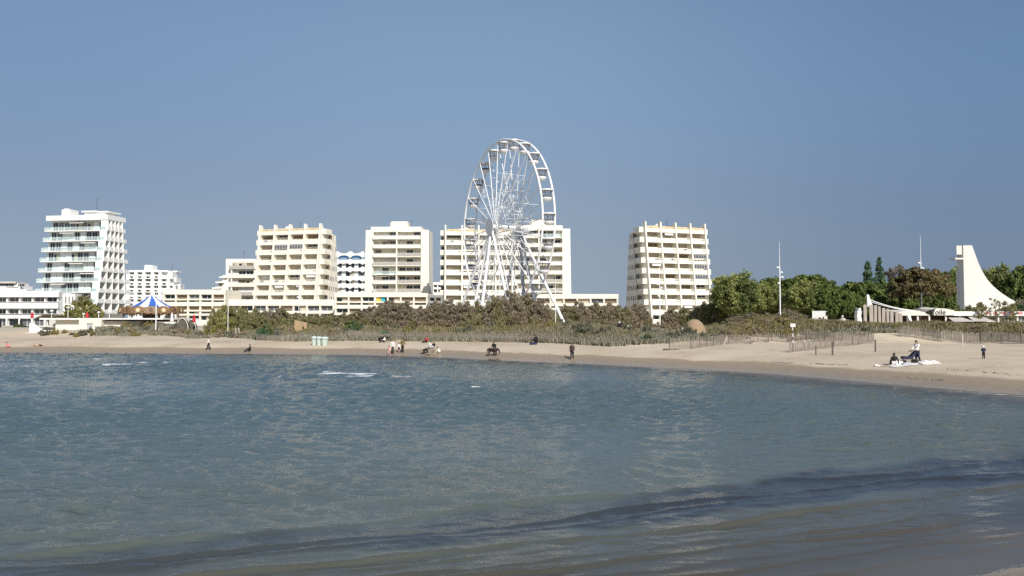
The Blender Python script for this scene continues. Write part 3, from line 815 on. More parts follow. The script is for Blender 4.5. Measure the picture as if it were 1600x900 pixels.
def white_tower():
    Y = 215; fh = 2.68; n = 9; W = 17.6; D = 7.6
    H = zat(335, Y) - ZG - 0.2
    root = empty('apartment_tower', (wx(117, Y), Y, ZG), 'tall white apartment tower with aqua glass balconies stepping outwards, furthest left', 'apartment tower', None, R(-9))
    r = random.Random(5)
    fy = lambda j: -.50 * j
    by = lambda j: D + .42 * j
    w = MB()
    for j in range(n):
        zt, zb = H - 1.25 - j * fh, (H - 1.25 - (j + 1) * fh) if j < n - 1 else 0
        w.box(-W / 2 + .002 * j, fy(j) + 1.9, zb, W / 2 - 1.95 - .002 * j, by(j), zt - .001)
    w.box(-W / 2 - .02, 0.0, H - 1.3, W / 2 + .02, D, H)
    w.build('wall', M['white'], root)
    b = MB()
    b.box(-W * .30, 1.2, H, -W * .16, 4.5, H + 1.75); b.box(-W * .27, 1.4, H + 1.75, -W * .2, 2.0, H + 2.0)
    b.box(W * .06, 1.5, H, W * .40, 6, H + .9); b.box(W * .03, 1.0, H + .9, W * .28, 6.5, H + 1.25); b.box(W * .28, 1.2, H + .75, W * .46, 6.5, H + 1.1)
    b.build('roof_housing', M['white'], root)
    mast(root, W * .2, 3, H + 1.2, 3.4)
    bal = MB()
    bal.box(-W / 2 - .35, 0, -.25, W / 2 - .02, 2.3, 0)
    bal.box(-W / 2 - .35, 0, .002, -W / 2 - .25, 2.2, .75); bal.box(W / 2 - .5, 0.0, .002, W / 2 - .03, .1, .8)
    bal = bal.mesh('balcony', M['white'])
    gl = MB().box(-W / 2 - .2, 0.04, .05, W / 2 - .55, .07, .92).mesh('glass_rail', M['rail_glass'])
    aw = MB().hexa([(-2, -1.3, -.5), (2, -1.3, -.5), (2, .2, -.05), (-2, .2, -.05), (-2, -1.3, -.44), (2, -1.3, -.44), (2, .2, 0), (-2, .2, 0)]).mesh('awning', M['white_canvas'])
    tabs = MB()
    for k in range(4):
        tabs.box(k * .9, 0, .6, k * .9 + .6, .6, .68); tabs.box(k * .9 + .2, .2, 0, k * .9 + .28, .28, .6)
    tabs = tabs.mesh('terrace_table', M['dark_metal'])
    for j in range(n):
        z0 = H - 1.25 - (j + 1) * fh
        p = part('balcony', bal, root, (0, fy(j) - .1, z0))
        part('glass_rail', gl, p)
        slots = 9; sw = (W - 2.5) / slots
        for q in range(slots):
            kd = 'glass' if q in (0, slots - 1) else r.choices(('white', 'glass', 'grey', 'none', 'half'), (4, 3, 2.5, 1, 1))[0]
            if kd != 'none':
                part('window', win_mesh(sw - .2, 2.3, kd, 2), root, (-W / 2 + .6 + (q + .5) * sw, fy(j) + 1.78, z0 + .02))
        if j % 2 == 0 or r.random() < .4:
            part('awning', aw, root, (r.uniform(-5, 5), fy(j) + 1.5, z0 + fh - .3))
        if r.random() < .7:
            part('terrace_table', tabs, root, (r.uniform(-7, 3), fy(j) + .6, z0))
    # end wall facing right: five columns of small loggias
    nc = 5
    for j in range(n):
        z0 = H - 1.25 - (j + 1) * fh
        y0, y1 = fy(j) + .1, by(j)
        cwid = (y1 - y0) / nc
        q = MB()
        q.box(-.6, 0, -.2, 1.35, cwid, -.003); q.box(1.27, .11, 0, 1.36, cwid - .02, .85)
        q.box(-.6, 0, 0, 1.50, .10, fh - .21)
        lg = q.mesh('loggia', M['white'])
        for k in range(nc):
            part('loggia', lg, root, (W / 2 - 1.3, y0 + k * cwid, z0))
            part('window', win_mesh(cwid - .3, 2.1, ('glass', 'glass', 'grey', 'glass')[(j * 3 + k * 2 + j * k) % 4], 2), root, (W / 2 - 1.80, y0 + (k + .5) * cwid + .06, z0 + .02), (0, 0, R(90)))
    return root

def low_block(name, label, cat, x0, x1, Y, ztop, D, floors, bays, mat='cream', band=1.1, seed=0, zbase=ZG, kinds=None, rz=0.0, group=None, colw=.36, side=False, open_bottom=False):
    """long low block: columns and parapet bands in front of recessed windows. floors = [(z0, z1) of each opening] above zbase"""
    r = random.Random(seed)
    W = x1 - x0; H = ztop - zbase
    floors = sorted(floors)
    root = empty(name, (x0, Y, zbase), label, cat, group, rz)
    w = MB()
    w.box(0.05, 1.0, 0, W - .05, D, H - .02)
    bw = (W - colw) / bays
    for k in range(bays + 1): w.box(k * bw, 0, 0, k * bw + colw, 1.05, H - .03)
    zs = [0] + [z for f in floors for z in f] + [H]
    for k in range(0, len(zs), 2):
        if zs[k + 1] - zs[k] > .05:
            w.box(-.05 if k else .01, (-.09 if k else .02), zs[k] + (.0 if k else .01), W + (.05 if k else -.01), 1.04, zs[k + 1])
    w.build('wall', M[mat], root)
    kinds = kinds or (('shutter', 'brown', 'half', 'glass', 'grey'), (3, 3, 2, 2, 1))
    for z0, z1 in floors:
        for k in range(bays):
            kd = r.choices(*kinds)[0]
            part('window', win_mesh(bw - colw - .02, z1 - z0 - .02, kd, max(1, int(bw / 1.1))), root, ((k + .5) * bw + colw / 2, .55 + .2 * r.random(), z0 + .01))
    return root

T_A = fin_tower('cream finned apartment tower facing slightly left, standing above the oleanders', 452, 226, -15, end_side=1, seed=21)
T_B = balcony_tower('cream apartment tower with two columns of long balconies left of the wheel', 620, 250, -2, seed=4)
T_C = fin_tower('cream finned apartment tower directly behind the left half of the wheel', 748, 228, 3, end_side=-1, seed=33)
T_D = balcony_tower('cream apartment tower with long balconies behind the right half of the wheel', 842, 246, 2, W=18.6, seed=9, aqua=3)
T_E = fin_tower('cream finned apartment tower right of the wheel beside the park trees, facing slightly right', 1056, 222, 20, end_side=-1, seed=48)
white_tower()

def px_block(name, label, cat, pa, pb, ytop, Y, D, floors_px, bays, **k):
    zt = zat(ytop, Y)
    fl = sorted([(zat(b, Y) - ZG, zat(a, Y) - ZG) for a, b in floors_px])
    fl = [(max(a, .05), b) for a, b in fl]
    return low_block(name, label, cat, wx(pa, Y), wx(pb, Y), Y, zt, D, fl, bays, **k)

# low cream blocks along the promenade
px_block('low_apartment_block', 'long low cream block of two storeys between carousel and finned tower', 'low building', 254, 352, 452.5, 200, 12, [(460, 467), (469, 472), (478, 484.5), (486.5, 490), (493, 500)], 5, seed=2, group='low blocks along the promenade')
px_block('low_apartment_block', 'low cream front at the foot of the finned tower behind the oleanders', 'low building', 353, 522, 468, 203, 9, [(477.5, 486), (490, 500)], 8, seed=3, group='low blocks along the promenade', kinds=(('brown', 'glass', 'grey', 'half'), (3, 2, 2, 2)))
lb = px_block('low_apartment_block', 'low cream block with blue and yellow blinds below the balcony tower left of the wheel', 'low building', 523, 668, 458, 196, 14, [(464, 471), (473, 476.5), (482, 489), (492, 500)], 7, seed=6, group='low blocks along the promenade', kinds=(('brown', 'glass', 'half'), (3, 3, 2)))
for k, (c, dx) in enumerate((('yellow', 9.1), ('teal', 10.25), ('yellow', 9.85))):
    MB().box(0, 0, 0, (.75, .95, .4)[k], .05, 1.02).build('blind', M[c], lb, (dx + .6, .35 + .06 * k, zat(471, 196) - ZG + .02))
px_block('low_apartment_block', 'low cream block with a row of dark windows right of the wheel', 'low building', 838, 966, 459.5, 200, 12, [(466.5, 474), (478, 481), (484, 492)], 6, seed=8, group='low blocks along the promenade', kinds=(('brown', 'shutter', 'half', 'grey'), (3, 2, 2, 1)))
px_block('kiosk', 'small dark flat roofed kiosk between the low block and the wheel', 'kiosk', 669, 691, 461, 190, 6, [(465, 471), (474, 484)], 2, mat='roofgrey', seed=1, kinds=(('glass', 'brown'), (1, 1)))
px_block('distant_building', 'small white flat building seen between two cream towers', 'building', 676, 691, 441, 290, 9, [(445, 449), (452, 457)], 2, mat='white', seed=1, kinds=(('glass', 'grey'), (1, 1)))

# stepped cream block behind the finned tower
def stepped_block():
    Y = 258
    root = empty('stepped_block', (wx(335, Y), Y, ZG), 'lower cream block with terraces stepping down to the left, behind the finned tower', 'apartment block')
    s = Y / F
    w = MB(); r = random.Random(3)
    segs = [(0, 6, 447), (6, 12, 438), (12, 17, 430), (17, 64, 404.5)]
    for a, b_, y in segs: w.box(a * s, 0 if a > 11 else .6, 0, b_ * s, 14, zat(y, Y) - ZG)
    w.box(27 * s, -1.2, 0, 27 * s + .4, 0.02, zat(410, Y) - ZG)
    w.build('wall', M['cream_pale'], root)
    for k in range(7):
        z0 = zat(420 + k * 13.6, Y) - ZG
        b = MB().box(24 * s, -1.5, -.2, 64 * s, .02, 0).box(24 * s, -1.5, 0, 64 * s, -1.4, .9)
        b.build('balcony', M['cream'] if k % 3 else M['rail_grey'], root, (0, -.002 * k, z0))
        for q in range(3):
            part('window', win_mesh(2.2, 2.0, ('glass', 'half', 'brown', 'white')[r.randrange(4)], 2), root, ((28 + q * 12) * s + .6, -.08, z0 + .02))
    for k, (a, y) in enumerate(((0, 450), (5.5, 441), (11, 433))):
        MB().box(a * s - .6, -.8, -.25, a * s + 1.9, 1.0, .15).build('terrace_slab', M['white'], root, (0, 0, zat(y, Y) - ZG))
        part('window', win_mesh(1.1, 1.3, 'brown', 1), root, (a * s + .6, .5, zat(y + 5, Y) - ZG))
    mast(root, 40 * s, 3, zat(404, Y) - ZG, 2.5)
stepped_block()

# white pyramid block with arched loggias
def pyramid_block():
    Y = 300; s = Y / F
    x0 = 198
    root = empty('white_apartment_block', (wx(x0, Y), Y, ZG), 'white apartment block with rows of wide dark openings and a stepped right end', 'apartment block')
    w = MB(); r = random.Random(12)
    Z = lambda y: zat(y, Y) - ZG
    w.box(0, 1.2, 0, 62 * s, 9, Z(422)); w.box(62 * s, 1.4, 0, 69 * s, 6, Z(424)); w.box(69 * s, 1.6, 0, 76 * s, 5, Z(434)); w.box(76 * s, 1.8, 0, 82 * s, 4.5, Z(444))
    w.prism([(20 * s, Z(422)), (35 * s, Z(422)), (33 * s, Z(413.5)), (21.5 * s, Z(413))], 3, 7, 'y')
    w.box(64 * s, 4, Z(424), 71 * s, 8, Z(422))
    for k in range(3):
        w.box((67 + 6.3 * k) * s, -.2, Z((434, 441, 452)[k]), (71 + 6.3 * k) * s, 3, Z((424, 433, 443)[k]) - .2)
    w.build('wall', M['white'], root)
    cols = [1, 13.5, 26, 39.5, 51.5, 64.5]
    for f in range(5):
        yt = 425 + 10.6 * f
        nb = 5 if f == 0 else 6 if f == 1 else 7
        edges = cols + [74.0] + [81.5]
        # facade grid with chamfered openings, one panel per storey
        g = MB()
        zt, zb = Z(yt - 1.0), Z(yt + 9.6)
        g.box(-.3, -.3, Z(yt + .1), edges[nb - 1] * s + 2.4, 1.25, zt)
        for k in range(nb):
            a = edges[k] * s
            wd = 2.0
            g.box(a - .5, -.28, zb, a + .5, 1.25, Z(yt + .1))
        for k in range(nb - 1):
            a, b_ = edges[k] * s + .5, edges[k + 1] * s - .5
            for (xa, xb, sg) in ((a, b_, 1),):
                zm = Z(yt + 5.4)
                g.prism([(xa, zb), (xa + .5, zb), (xa, zb + .9)], -.27, 1.2, 'y'); g.prism([(xb, zb), (xb - .5, zb), (xb, zb + .9)], -.27, 1.2, 'y')
                g.box(xa - .02, -.33, zm - .32, xb + .02, 1.2, zm + .32)
        g.build('facade_band', M['white'], root, (0, -.004 * f, 0))
        for k in range(nb - 1):
            a, b_ = edges[k] * s + .5, edges[k + 1] * s - .5
            kd = r.choices(('glass', 'grey', 'half', 'white', 'aq'), (3, 3, 2, 1, 0))[0]
            part('window', win_mesh(b_ - a - .02, 2.1, kd, 3), root, ((a + b_) / 2, .9, zb + .1))
    mast(root, 60 * s, 6, Z(422), 2.6)
pyramid_block()

# white block with scalloped parapets and a blue storey
def scallop_block():
    Y = 300; s = Y / F
    xa, xb = 516, 574
    Z = lambda y: zat(y, Y) - ZG
    root = empty('scalloped_block', (wx(xa, Y), Y, ZG), 'white apartment block with wavy scalloped parapets and a blue top storey between two cream towers', 'apartment block')
    W = (xb - xa) * s
    MB().box(0, 1.4, 0, W, 12, Z(404)).build('wall', M['white'], root)
    MB().box(1.5, 1.0, Z(404), W - 1.2, 11, Z(396)).build('penthouse', M['skyblue'], root)
    per = 19.6 * s
    def band(ymid, up, dn, nm='scalloped_parapet', x0=0.0, x1=W, ph=0.0):
        n = 80; top = []; bot = []
        for k in range(n + 1):
            x = x0 + (x1 - x0) * k / n
            q = abs(math.sin(math.pi * (x / per + ph)))
            top.append((x, Z(ymid) + up * (1 - q) ** 1.3 * 1.0 + .35))
            bot.append((x, Z(ymid) - dn * (1 - q) ** 1.6 - .35))
        b = MB()
        for k in range(n):
            b.hexa([(top[k][0], 0, bot[k][1]), (top[k + 1][0], 0, bot[k + 1][1]), (top[k + 1][0], .25, bot[k + 1][1]), (top[k][0], .25, bot[k][1]),
                    (top[k][0], 0, top[k][1]), (top[k + 1][0], 0, top[k + 1][1]), (top[k + 1][0], .25, top[k + 1][1]), (top[k][0], .25, top[k][1])])
        bmx = b.mesh(nm, M['white'])
        part(nm, bmx, root, (0, 0, 0))
    band(397.5, .9, 1.0, x0=1.3, x1=W - 1.2, ph=.45)
    for y in (409, 421, 435.5, 447, 459): band(y, .85 if y != 435.5 else .1, .8, ph=.45)
    r = random.Random(2)
    for y in (419, 431, 443, 456):
        for k in range(3):
            part('window', win_mesh(3.1, 1.7, r.choice(('glass', 'half', 'grey', 'glass')), 3), root, (-.2 + per * (k + .55), 1.28, Z(y)))
    MB().box(W * .46, 3, Z(396), W * .54, 5, Z(392)).build('chimney', M['white'], root)
    mast(root, W * .6, 4, Z(396), 2)
scallop_block()

# far left: low white building with ribbon windows, and a distant one behind it
def left_block():
    Y = 168
    zt = zat(455, Y)
    Z = lambda y: zat(y, Y) - ZG
    x0, x1 = wx(-70, Y), wx(91, Y)
    W = x1 - x0
    root = low_block('ribbon_window_building', 'low white building with two ribbons of windows at the far left edge', 'building', x0, x1, Y, zt, 5,
                     [(Z(472), Z(464)), (Z(491), Z(482.5)), (.1, Z(497.5))], 8, mat='white', seed=4, kinds=(('grey', 'glass', 'grey'), (4, 1, 1)), colw=.3)
    b = MB().box(-.3, -.5, Z(464) - .02, W + .3, .0, Z(455.5)).box(-.3, -.55, Z(482) + .02, W + .2, .0, Z(473))
    b.build('parapet', M['white'], root)
    MB().box(-.31, -.58, Z(473) - .0, W + .21, -.0, Z(472.2)).box(-.31, -.2, Z(491.6), W + .1, 0, Z(490.8)).build('red_trim', M['brown_cloth'], root)
    # side wing set back, facing right
    wg = MB().box(W - .1, 2.0, 0, W + 2.3, 4.6, Z(458.5))
    wg.build('side_wing', M['white'], root)
    for k in range(3):
        part('window', win_mesh(.36, 1.5, 'grey', 1), root, (W + .45 + .7 * k, 1.9, Z(474)))
        part('window', win_mesh(.36, 1.5, 'grey', 1), root, (W + .45 + .7 * k, 1.9, Z(491)))
    Y2 = 330; s = Y2 / F
    rt = empty('distant_terraced_building', (wx(-8, Y2), Y2, ZG), 'distant white terraced building showing above the low roof at far left', 'building')
    Z2 = lambda y: zat(y, Y2) - ZG
    b = MB().box(-8, 0, 0, 16 * s, 10, Z2(448)).box(16 * s, 1, 0, 36 * s, 10, Z2(446)).box(36 * s, 2, 0, 44 * s, 10, Z2(452)).box(-8, .5, Z2(448), 34 * s, 8, Z2(442.5))
    b.build('wall', M['white'], rt)
    MB().box(-9, -.6, Z2(442.6), 33 * s, 8.5, Z2(440)).build('roof', M['stone'], rt)
    for k in range(5): part('window', win_mesh(2.2, 1.1, 'glass', 2), rt, (2 + k * 2.0 * 1.0, .4 if k < 3 else .9, Z2(447.4)))
left_block()

# ------------------------------------------------------------------ church with the white sail
def church():
    Y = 190; s = Y / F
    x0 = wx(1507, Y)
    root = empty('sail_shaped_church', (x0, Y, ZG), 'white church rising in one concave sail shaped wall, right of the brown pine', 'church')
    Z = lambda y: zat(y, Y) - ZG
    X = lambda p: wx(p, Y) - x0
    prof = [(1507, 383.3), (1520.7, 383.3), (1525.4, 396.5), (1530, 409.8), (1535.5, 423), (1543.3, 436.2), (1552.6, 447), (1563.5, 456.4), (1576, 465), (1588.4, 472), (1602, 477.5), (1622, 482), (1650, 485.5)]
    poly = [(X(1650), 0), (0, 0)] + [(X(a), Z(b)) for a, b in prof]
    MB().prism(poly, 0, 1.1, 'y').build('sail_wall', M['church'], root)
    b = MB()
    b.box(-.26, 2.35, 0, -.005, 2.75, Z(420))
    b.box(-1.42, .25, Z(397.5), -.17, .6, Z(383.6))
    b.build('rear_wing', M['church'], root)
    MB().box(-1.95, -.12, Z(405.4), -.003, 2.6, Z(402.8)).build('bridge_slab', M['church'], root)
    MB().box(0.0, 0.0, 0, .5, 2.7, Z(383.3) - .01).build('end_wall', M['church'], root, (.004, .004, 0))
    b = MB().box(X(1502), -5, 0, X(1660), -.02, Z(489)).box(X(1500), -5.4, Z(489), X(1660), .3, Z(486.5))
    b.build('parish_hall', M['church'], root)
church()

# ------------------------------------------------------------------ ferris wheel
def ferris_wheel():
    Y = 145.0
    C = Vector((wx(790, Y), Y, zat(355.5, Y)))
    n = Vector((-.888, -.46, 0)).normalized()            # axle, towards the viewer and to the left
    t = Vector((.46, -.888, 0)).normalized()             # in the plane of the wheel, to the right and nearer
    up = Vector((0, 0, 1))
    RW = 15.15; half = 1.12; NG = 24
    root = empty('ferris_wheel', (C.x, C.y, ZG), 'tall white ferris wheel with closed gondolas, seen at an angle', 'ferris wheel')
    O = Vector((0, 0, C.z - ZG))
    def P(a, r, s): return O + (t * math.cos(a) + up * math.sin(a)) * r + n * s
    S, G = M['steel_white'], M['steel_grey']
    # rims
    N = 96
    for s in (half, -half):
        b = MB()
        for k in range(N):
            b.tube(P(2 * math.pi * k / N, RW, s), P(2 * math.pi * (k + 1.02) / N, RW, s), .17, n=6)
        b.build('rim', S, root, smooth=False)
    for s in (half, -half):
        for k in range(NG):
            a = 2 * math.pi * k / NG + R(3)
            b = MB().tube(P(a + .05, .75, s * 1.75), P(a, RW - .1, s), .085, .075, 6)
            b.build('spoke', S, root)
    # bracing between the two sides and light rods on the spokes
    for k in range(NG):
        b = MB()
        a = 2 * math.pi * k / NG + R(3); a2 = a + 2 * math.pi / NG
        for r in (3.6, 6.6, 9.6):
            q = 1.75 - .75 * r / RW
            b.tube(P(a, r, half * q), P(a, r, -half * q), .035, n=4)
        b.tube(P(a, 3.6, half * 1.6), P(a2, 3.6, half * 1.6), .035, n=4)
        q = half * (1.75 - .75 * 6.6 / RW)
        b.tube(P(a, 6.6, q), P(a2, 6.6, q), .03, n=4); b.tube(P(a, 6.6, -q), P(a2, 6.6, -q), .03, n=4)
        b.tube(P(a, 3.6, 0), P(a, RW, 0), .025, n=4)
        b.tube(P(a, 3.6, half * 1.6), P(a, 9.6, -half * 1.25), .028, n=4)
        b.tube(P(a, RW, half), P(a, RW, -half), .07, n=5)
        b.build('brace', S, root)
    for k in range(12):
        a = 2 * math.pi * k / 12 + R(10)
        c = P(a, 6.0 if k % 2 else 8.6, half * 1.36)
        b = MB()
        for q in range(3):
            an = q * math.pi / 3
            d = (t * math.cos(an) + up * math.sin(an)) * 1.0
            b.tube(c - d, c + d, .045, n=4)
        for q in range(6):
            an = q * math.pi / 3
            d = (t * math.cos(an) + up * math.sin(an)); e = (t * math.cos(an + .5) + up * math.sin(an + .5)); f = (t * math.cos(an - .5) + up * math.sin(an - .5))
            b.tube(c + d * .55, c + e * .85, .03, n=4); b.tube(c + d * .55, c + f * .85, .03, n=4)
        b.build('light_star', S, root)
    # axle, hub flanges, disc
    b = MB()
    b.tube(O - n * 3.1, O + n * 3.1, .38, n=14)
    b.build('axle', S, root)
    for s in (1.95, -1.95):
        b = MB(); b.tube(O + n * (s - .15), O + n * (s + .15), .95, n=20)
        b.build('hub', S, root)
    b = MB(); b.tube(O + n * 3.1, O + n * 3.22, 1.5, n=32)
    b.build('hub_disc', M['disc_grey'], root)
    b = MB(); b.tube(O - n * 3.0 - up * .5, O - n * 4.2 - up * .5, .7, n=12); b.build('motor_housing', G, root)
    # legs
    feet = [(4.6, -11.3), (4.8, -4.2), (5.0, .2), (4.4, 11.0), (-4.5, 12.2), (-4.5, 4.0), (-4.8, -1.5), (-4.4, -11.3)]
    for s, q in feet:
        top = O + n * (2.75 if s > 0 else -2.75) - up * .15
        ft = t * q + n * s
        rad = .26 if abs(q) > 3 else .3
        b = MB()
        b.tube(ft + up * .9, top, rad, rad * .82, 8)
        b.tube(ft + up * .05, ft + up * .95, .13, n=6)
        b.box(ft.x - .6, ft.y - .6, -.02, ft.x + .6, ft.y + .6, .1)
        b.build('leg', S if s > 0 or q > 5 else G, root)
    b = MB()
    for s in (1, -1):
        z = 5.0
        H_ = O.z
        def L(s_, q): 
            f = 1 - z / H_
            return (t * q + n * s_) * f + n * (2.75 * s) * (1 - f) + up * z
        b.tube(L(4.6 * s, -11.3), L(4.6 * s, 11.0), .08, n=5)
        z = 10.5
        b.tube(L(4.6 * s, -11.3), L(4.6 * s, 11.0), .06, n=5)
    for q in (-4.2, 4.0, 11.0, -11.3):
        for zz in (1.5, 5.0, 9.0):
            f = 1 - zz / O.z
            b.tube((t * q + n * 4.6) * f + n * 2.75 * (1 - f) + up * zz, (t * q - n * 4.6) * f - n * 2.75 * (1 - f) + up * zz, .05, n=4)
    b.build('cross_tie', G, root)
    # platform
    b = MB()
    for q in range(4):
        a = -9 + q * 6
        pts = [t * a + n * 3.6, t * (a + 5.6) + n * 3.6, t * (a + 5.6) - n * 3.6, t * a - n * 3.6]
        b.hexa([p + up * .0 for p in pts] + [p + up * .75 for p in pts])
    b.build('platform', G, root)
    # gondolas: canopy, frame, tub
    ang = math.atan2(n.y, n.x)
    can = MB()
    can.lathe([(1.12, -.12), (1.1, .0), (.7, .13), (.05, .2)], 12)
    can = can.mesh('canopy', S)
    fr = MB()
    for k in range(6):
        a = k * math.pi / 3 + .26
        fr.tube((.78 * math.cos(a), .78 * math.sin(a), -1.25), (.92 * math.cos(a), .92 * math.sin(a), -.1), .045, n=4)
        a2 = a + math.pi / 3
        fr.tube((.80 * math.cos(a), .80 * math.sin(a), -.95), (.80 * math.cos(a2), .80 * math.sin(a2), -.95), .035, n=4)
        fr.tube((.92 * math.cos(a), .92 * math.sin(a), -.28), (.92 * math.cos(a2), .92 * math.sin(a2), -.28), .04, n=4)
    fr.box(-.55, -.12, -1.25, .55, .12, -.85)
    fr = fr.mesh('cabin_frame', M['gondola_frame'])
    tub = MB()
    tub.lathe([(.35, -1.85), (.62, -1.78), (.84, -1.5), (.86, -1.28), (.80, -1.26), (.78, -1.45), (.3, -1.6)], 12)
    tub = tub.mesh('tub', S)
    for k in range(NG):
        a = 2 * math.pi * k / NG + R(3) + math.pi / NG * 0
        p = P(a, RW, 0)
        g = part('gondola', can, root, p - up * .05, (0, 0, ang))
        part('cabin_frame', fr, g); part('tub', tub, g)
ferris_wheel()

# ------------------------------------------------------------------ carousel
def carousel():
    Y = 162; s = Y / F
    cx = wx(236.5, Y + 6); zb = zat(501, Y)
    Z = lambda y: zat(y, Y) - zb
    root = empty('carousel', (cx, Y + 6, zb), 'carousel with blue and white striped cone roof and brown carved cornice, on the terrace', 'carousel')
    k = (Y + 6) / Y
    zc = lambda y: (zat(y, Y + 6) - zb)
    R1 = 6.1
    b = MB()
    b.lathe([(4.35, zc(481)), (3.2, zc(477)), (1.5, zc(469)), (.25, zc(461.5))], 48, mfun=lambda q, i: 0 if (q // 4) % 2 else 1, cap=False)
    b.build('roof', [M['white_canvas'], M['blue_canvas']], root, rot=(0, 0, R(-15)))
    b = MB().tube((0, 0, zc(462)), (0, 0, zc(459)), .12, .06, 6)
    b.box(.0, -.02, zc(459.5), .7, .02, zc(457.5))
    b.build('finial', M['steel_white'], root)
    # cornice: 12 scalloped boards round the rim
    for q in range(16):
        a = 2 * math.pi * q / 16
        w = 2 * R1 * math.sin(math.pi / 16)
        top = [(-w / 2 + w * j / 8, .35 * math.sin(math.pi * j / 8)) for j in range(9)]
        bot = [(-w / 2 + w * j / 4, -1.02 - .16 * abs(math.sin(math.pi * j / 2))) for j in range(5)]
        m_ = MB().prism(top[::-1] + bot, -.05, .05, 'y')
        m_.box(-w / 2, -.11, -.95, w / 2, -.052, -.84)
        pan = m_.build('cornice_board', M['carved'], root, (R1 * math.cos(a) * .97, R1 * math.sin(a) * .97, zc(481.5)), (R(-10), 0, a + math.pi / 2))
        MB().lathe([(.34, -.06), (.42, 0), (.34, .02)], 12).build('medallion', M['carved_dark'] if q % 2 else M['ochre'], pan, (0, -.08, -.42), (R(90), 0, 0))
    b = MB().lathe([(R1 * .95, zc(488.4)), (R1 * .95, zc(487)), (4.3, zc(480.5)), (4.3, zc(481.5))], 32, cap=False)
    b.build('ceiling_board', M['carved_dark'], root)
    MB().lathe([(R1, -.25), (R1, .22), (.1, .22)], 32).build('platform', M['carved_dark'], root)
    MB().lathe([(1.7, .2), (1.7, zc(487))], 12).build('centre_drum', M['carved'], root)
    for q in range(12):
        a = 2 * math.pi * q / 12 + .1
        x, y = 5.3 * math.cos(a), 5.3 * math.sin(a)
        b = MB().tube((x, y, .2), (x, y, zc(487)), .07, n=6)
        b.build('pillar', M['white'], root)
        # arch of the pillar row
        a2 = a + 2 * math.pi / 12
        p0, p1 = Vector((x, y, zc(488.5))), Vector((5.3 * math.cos(a2), 5.3 * math.sin(a2), zc(488.5)))
        b = MB()
        pts = [p0.lerp(p1, j / 8) + Vector((0, 0, .42 * math.sin(math.pi * j / 8) - .62)) for j in range(9)]
        for j in range(8): b.tube(pts[j], pts[j + 1], .09, n=5)
        b.build('arch', M['carved'], root)
    horse = MB()
    horse.capsule((-.4, 0, 0), (.38, 0, .04), .19, .2).capsule((.36, 0, .1), (.62, 0, .5), .12, .09).capsule((.6, 0, .5), (.86, 0, .36), .085, .055)
    for dx, dz in ((-.42, -.55), (-.3, -.6), (.4, -.5), (.3, -.58)): horse.capsule((dx * .9, .07 * (1 if dz < -.54 else -1), -.1), (dx * 1.2, .07 * (1 if dz < -.54 else -1), dz), .07, .04)
    hm = [horse.mesh('wooden_horse', m_, True) for m_ in (M['white_cloth'], M['brown_cloth'], M['hair'])]
    for q in range(10):
        a = 2 * math.pi * q / 10 + .3
        x, y = 4.1 * math.cos(a), 4.1 * math.sin(a)
        h_ = part('wooden_horse', hm[q % 3], root, (x, y, 1.2 + .25 * (q % 3)), (0, 0, a + math.pi / 2))
        MB().tube((0, 0, -1.2), (0, 0, 2.0), .025, n=5).build('pole', M['yellow'], h_)
carousel()

# ------------------------------------------------------------------ terrace over the beach rooms
def terrace():
    Y = 148
    Z = lambda y: zat(y, Y)
    X = lambda p: wx(p, Y)
    root = empty('beach_terrace', (X(150), Y, 2.0), 'white walled terrace with a long flat slab over the beach rooms, below the carousel', 'terrace')
    o = Vector((X(150), Y, 2.0))
    def bx(b, pa, pb, ya, yb, y0, y1, m=0): return b.box(X(pa) - o.x, y0, Z(yb) - o.z, X(pb) - o.x, y1, Z(ya) - o.z, m)
    zb = 530
    b = MB(); bx(b, 66, 258, 497, 499.4, -.8, 16)
    b.build('slab', M['white'], root)
    b = MB()
    bx(b, 86, 128, 499.5, zb, .3, 8); bx(b, 128, 163, 497.6, zb, -.9, 8); bx(b, 163, 213, 501.5, zb, .35, 8)
    bx(b, 213, 252, 505.5, zb, 2.0, 8); bx(b, 240, 249, 503.5, zb, .8, 2.2)
    b.build('wall', M['offwhite'], root)
    ramp_ = MB().prism([(X(46) - o.x, Z(505) - o.z + .02), (X(46) - o.x, Z(zb) - o.z), (X(72) - o.x, Z(zb) - o.z), (X(68) - o.x, Z(517.5) - o.z), (X(51) - o.x, Z(505) - o.z + .02)], .1, .5, 'y')
    ramp_.box(X(46) - o.x, .52, Z(zb) - o.z, X(86) - o.x, 6, Z(516) - o.z)
    ramp_.build('ramp_wall', M['white'], root)
    MB().box(X(76.5) - o.x, 3.0, Z(zb) - o.z, X(85.5) - o.x, 3.2, Z(501) - o.z).build('doorway', M['roofgrey'], root)
    b = MB(); bx(b, 47, 80, 499.5, 516, 6.2, 6.4); b.build('back_wall', M['stone'], root)
    b = MB(); bx(b, 140.5, 149.5, 504.5, 519.5, -.96, -.9); bx(b, 140.5, 149.5, 504.5, 507, -.99, -.96, 1)
    b.build('door', [M['steel_grey'], M['roofgrey']], root)
    MB().box(X(40) - o.x, .2, -1, X(46) - o.x - .0, .6, Z(519) - o.z).build('low_wall', M['offwhite'], root)
    MB().box(X(-60) - o.x, .05, -1.4, X(40) - o.x - .02, .55, Z(520.5) - o.z).build('low_wall', M['offwhite'], root)
terrace()

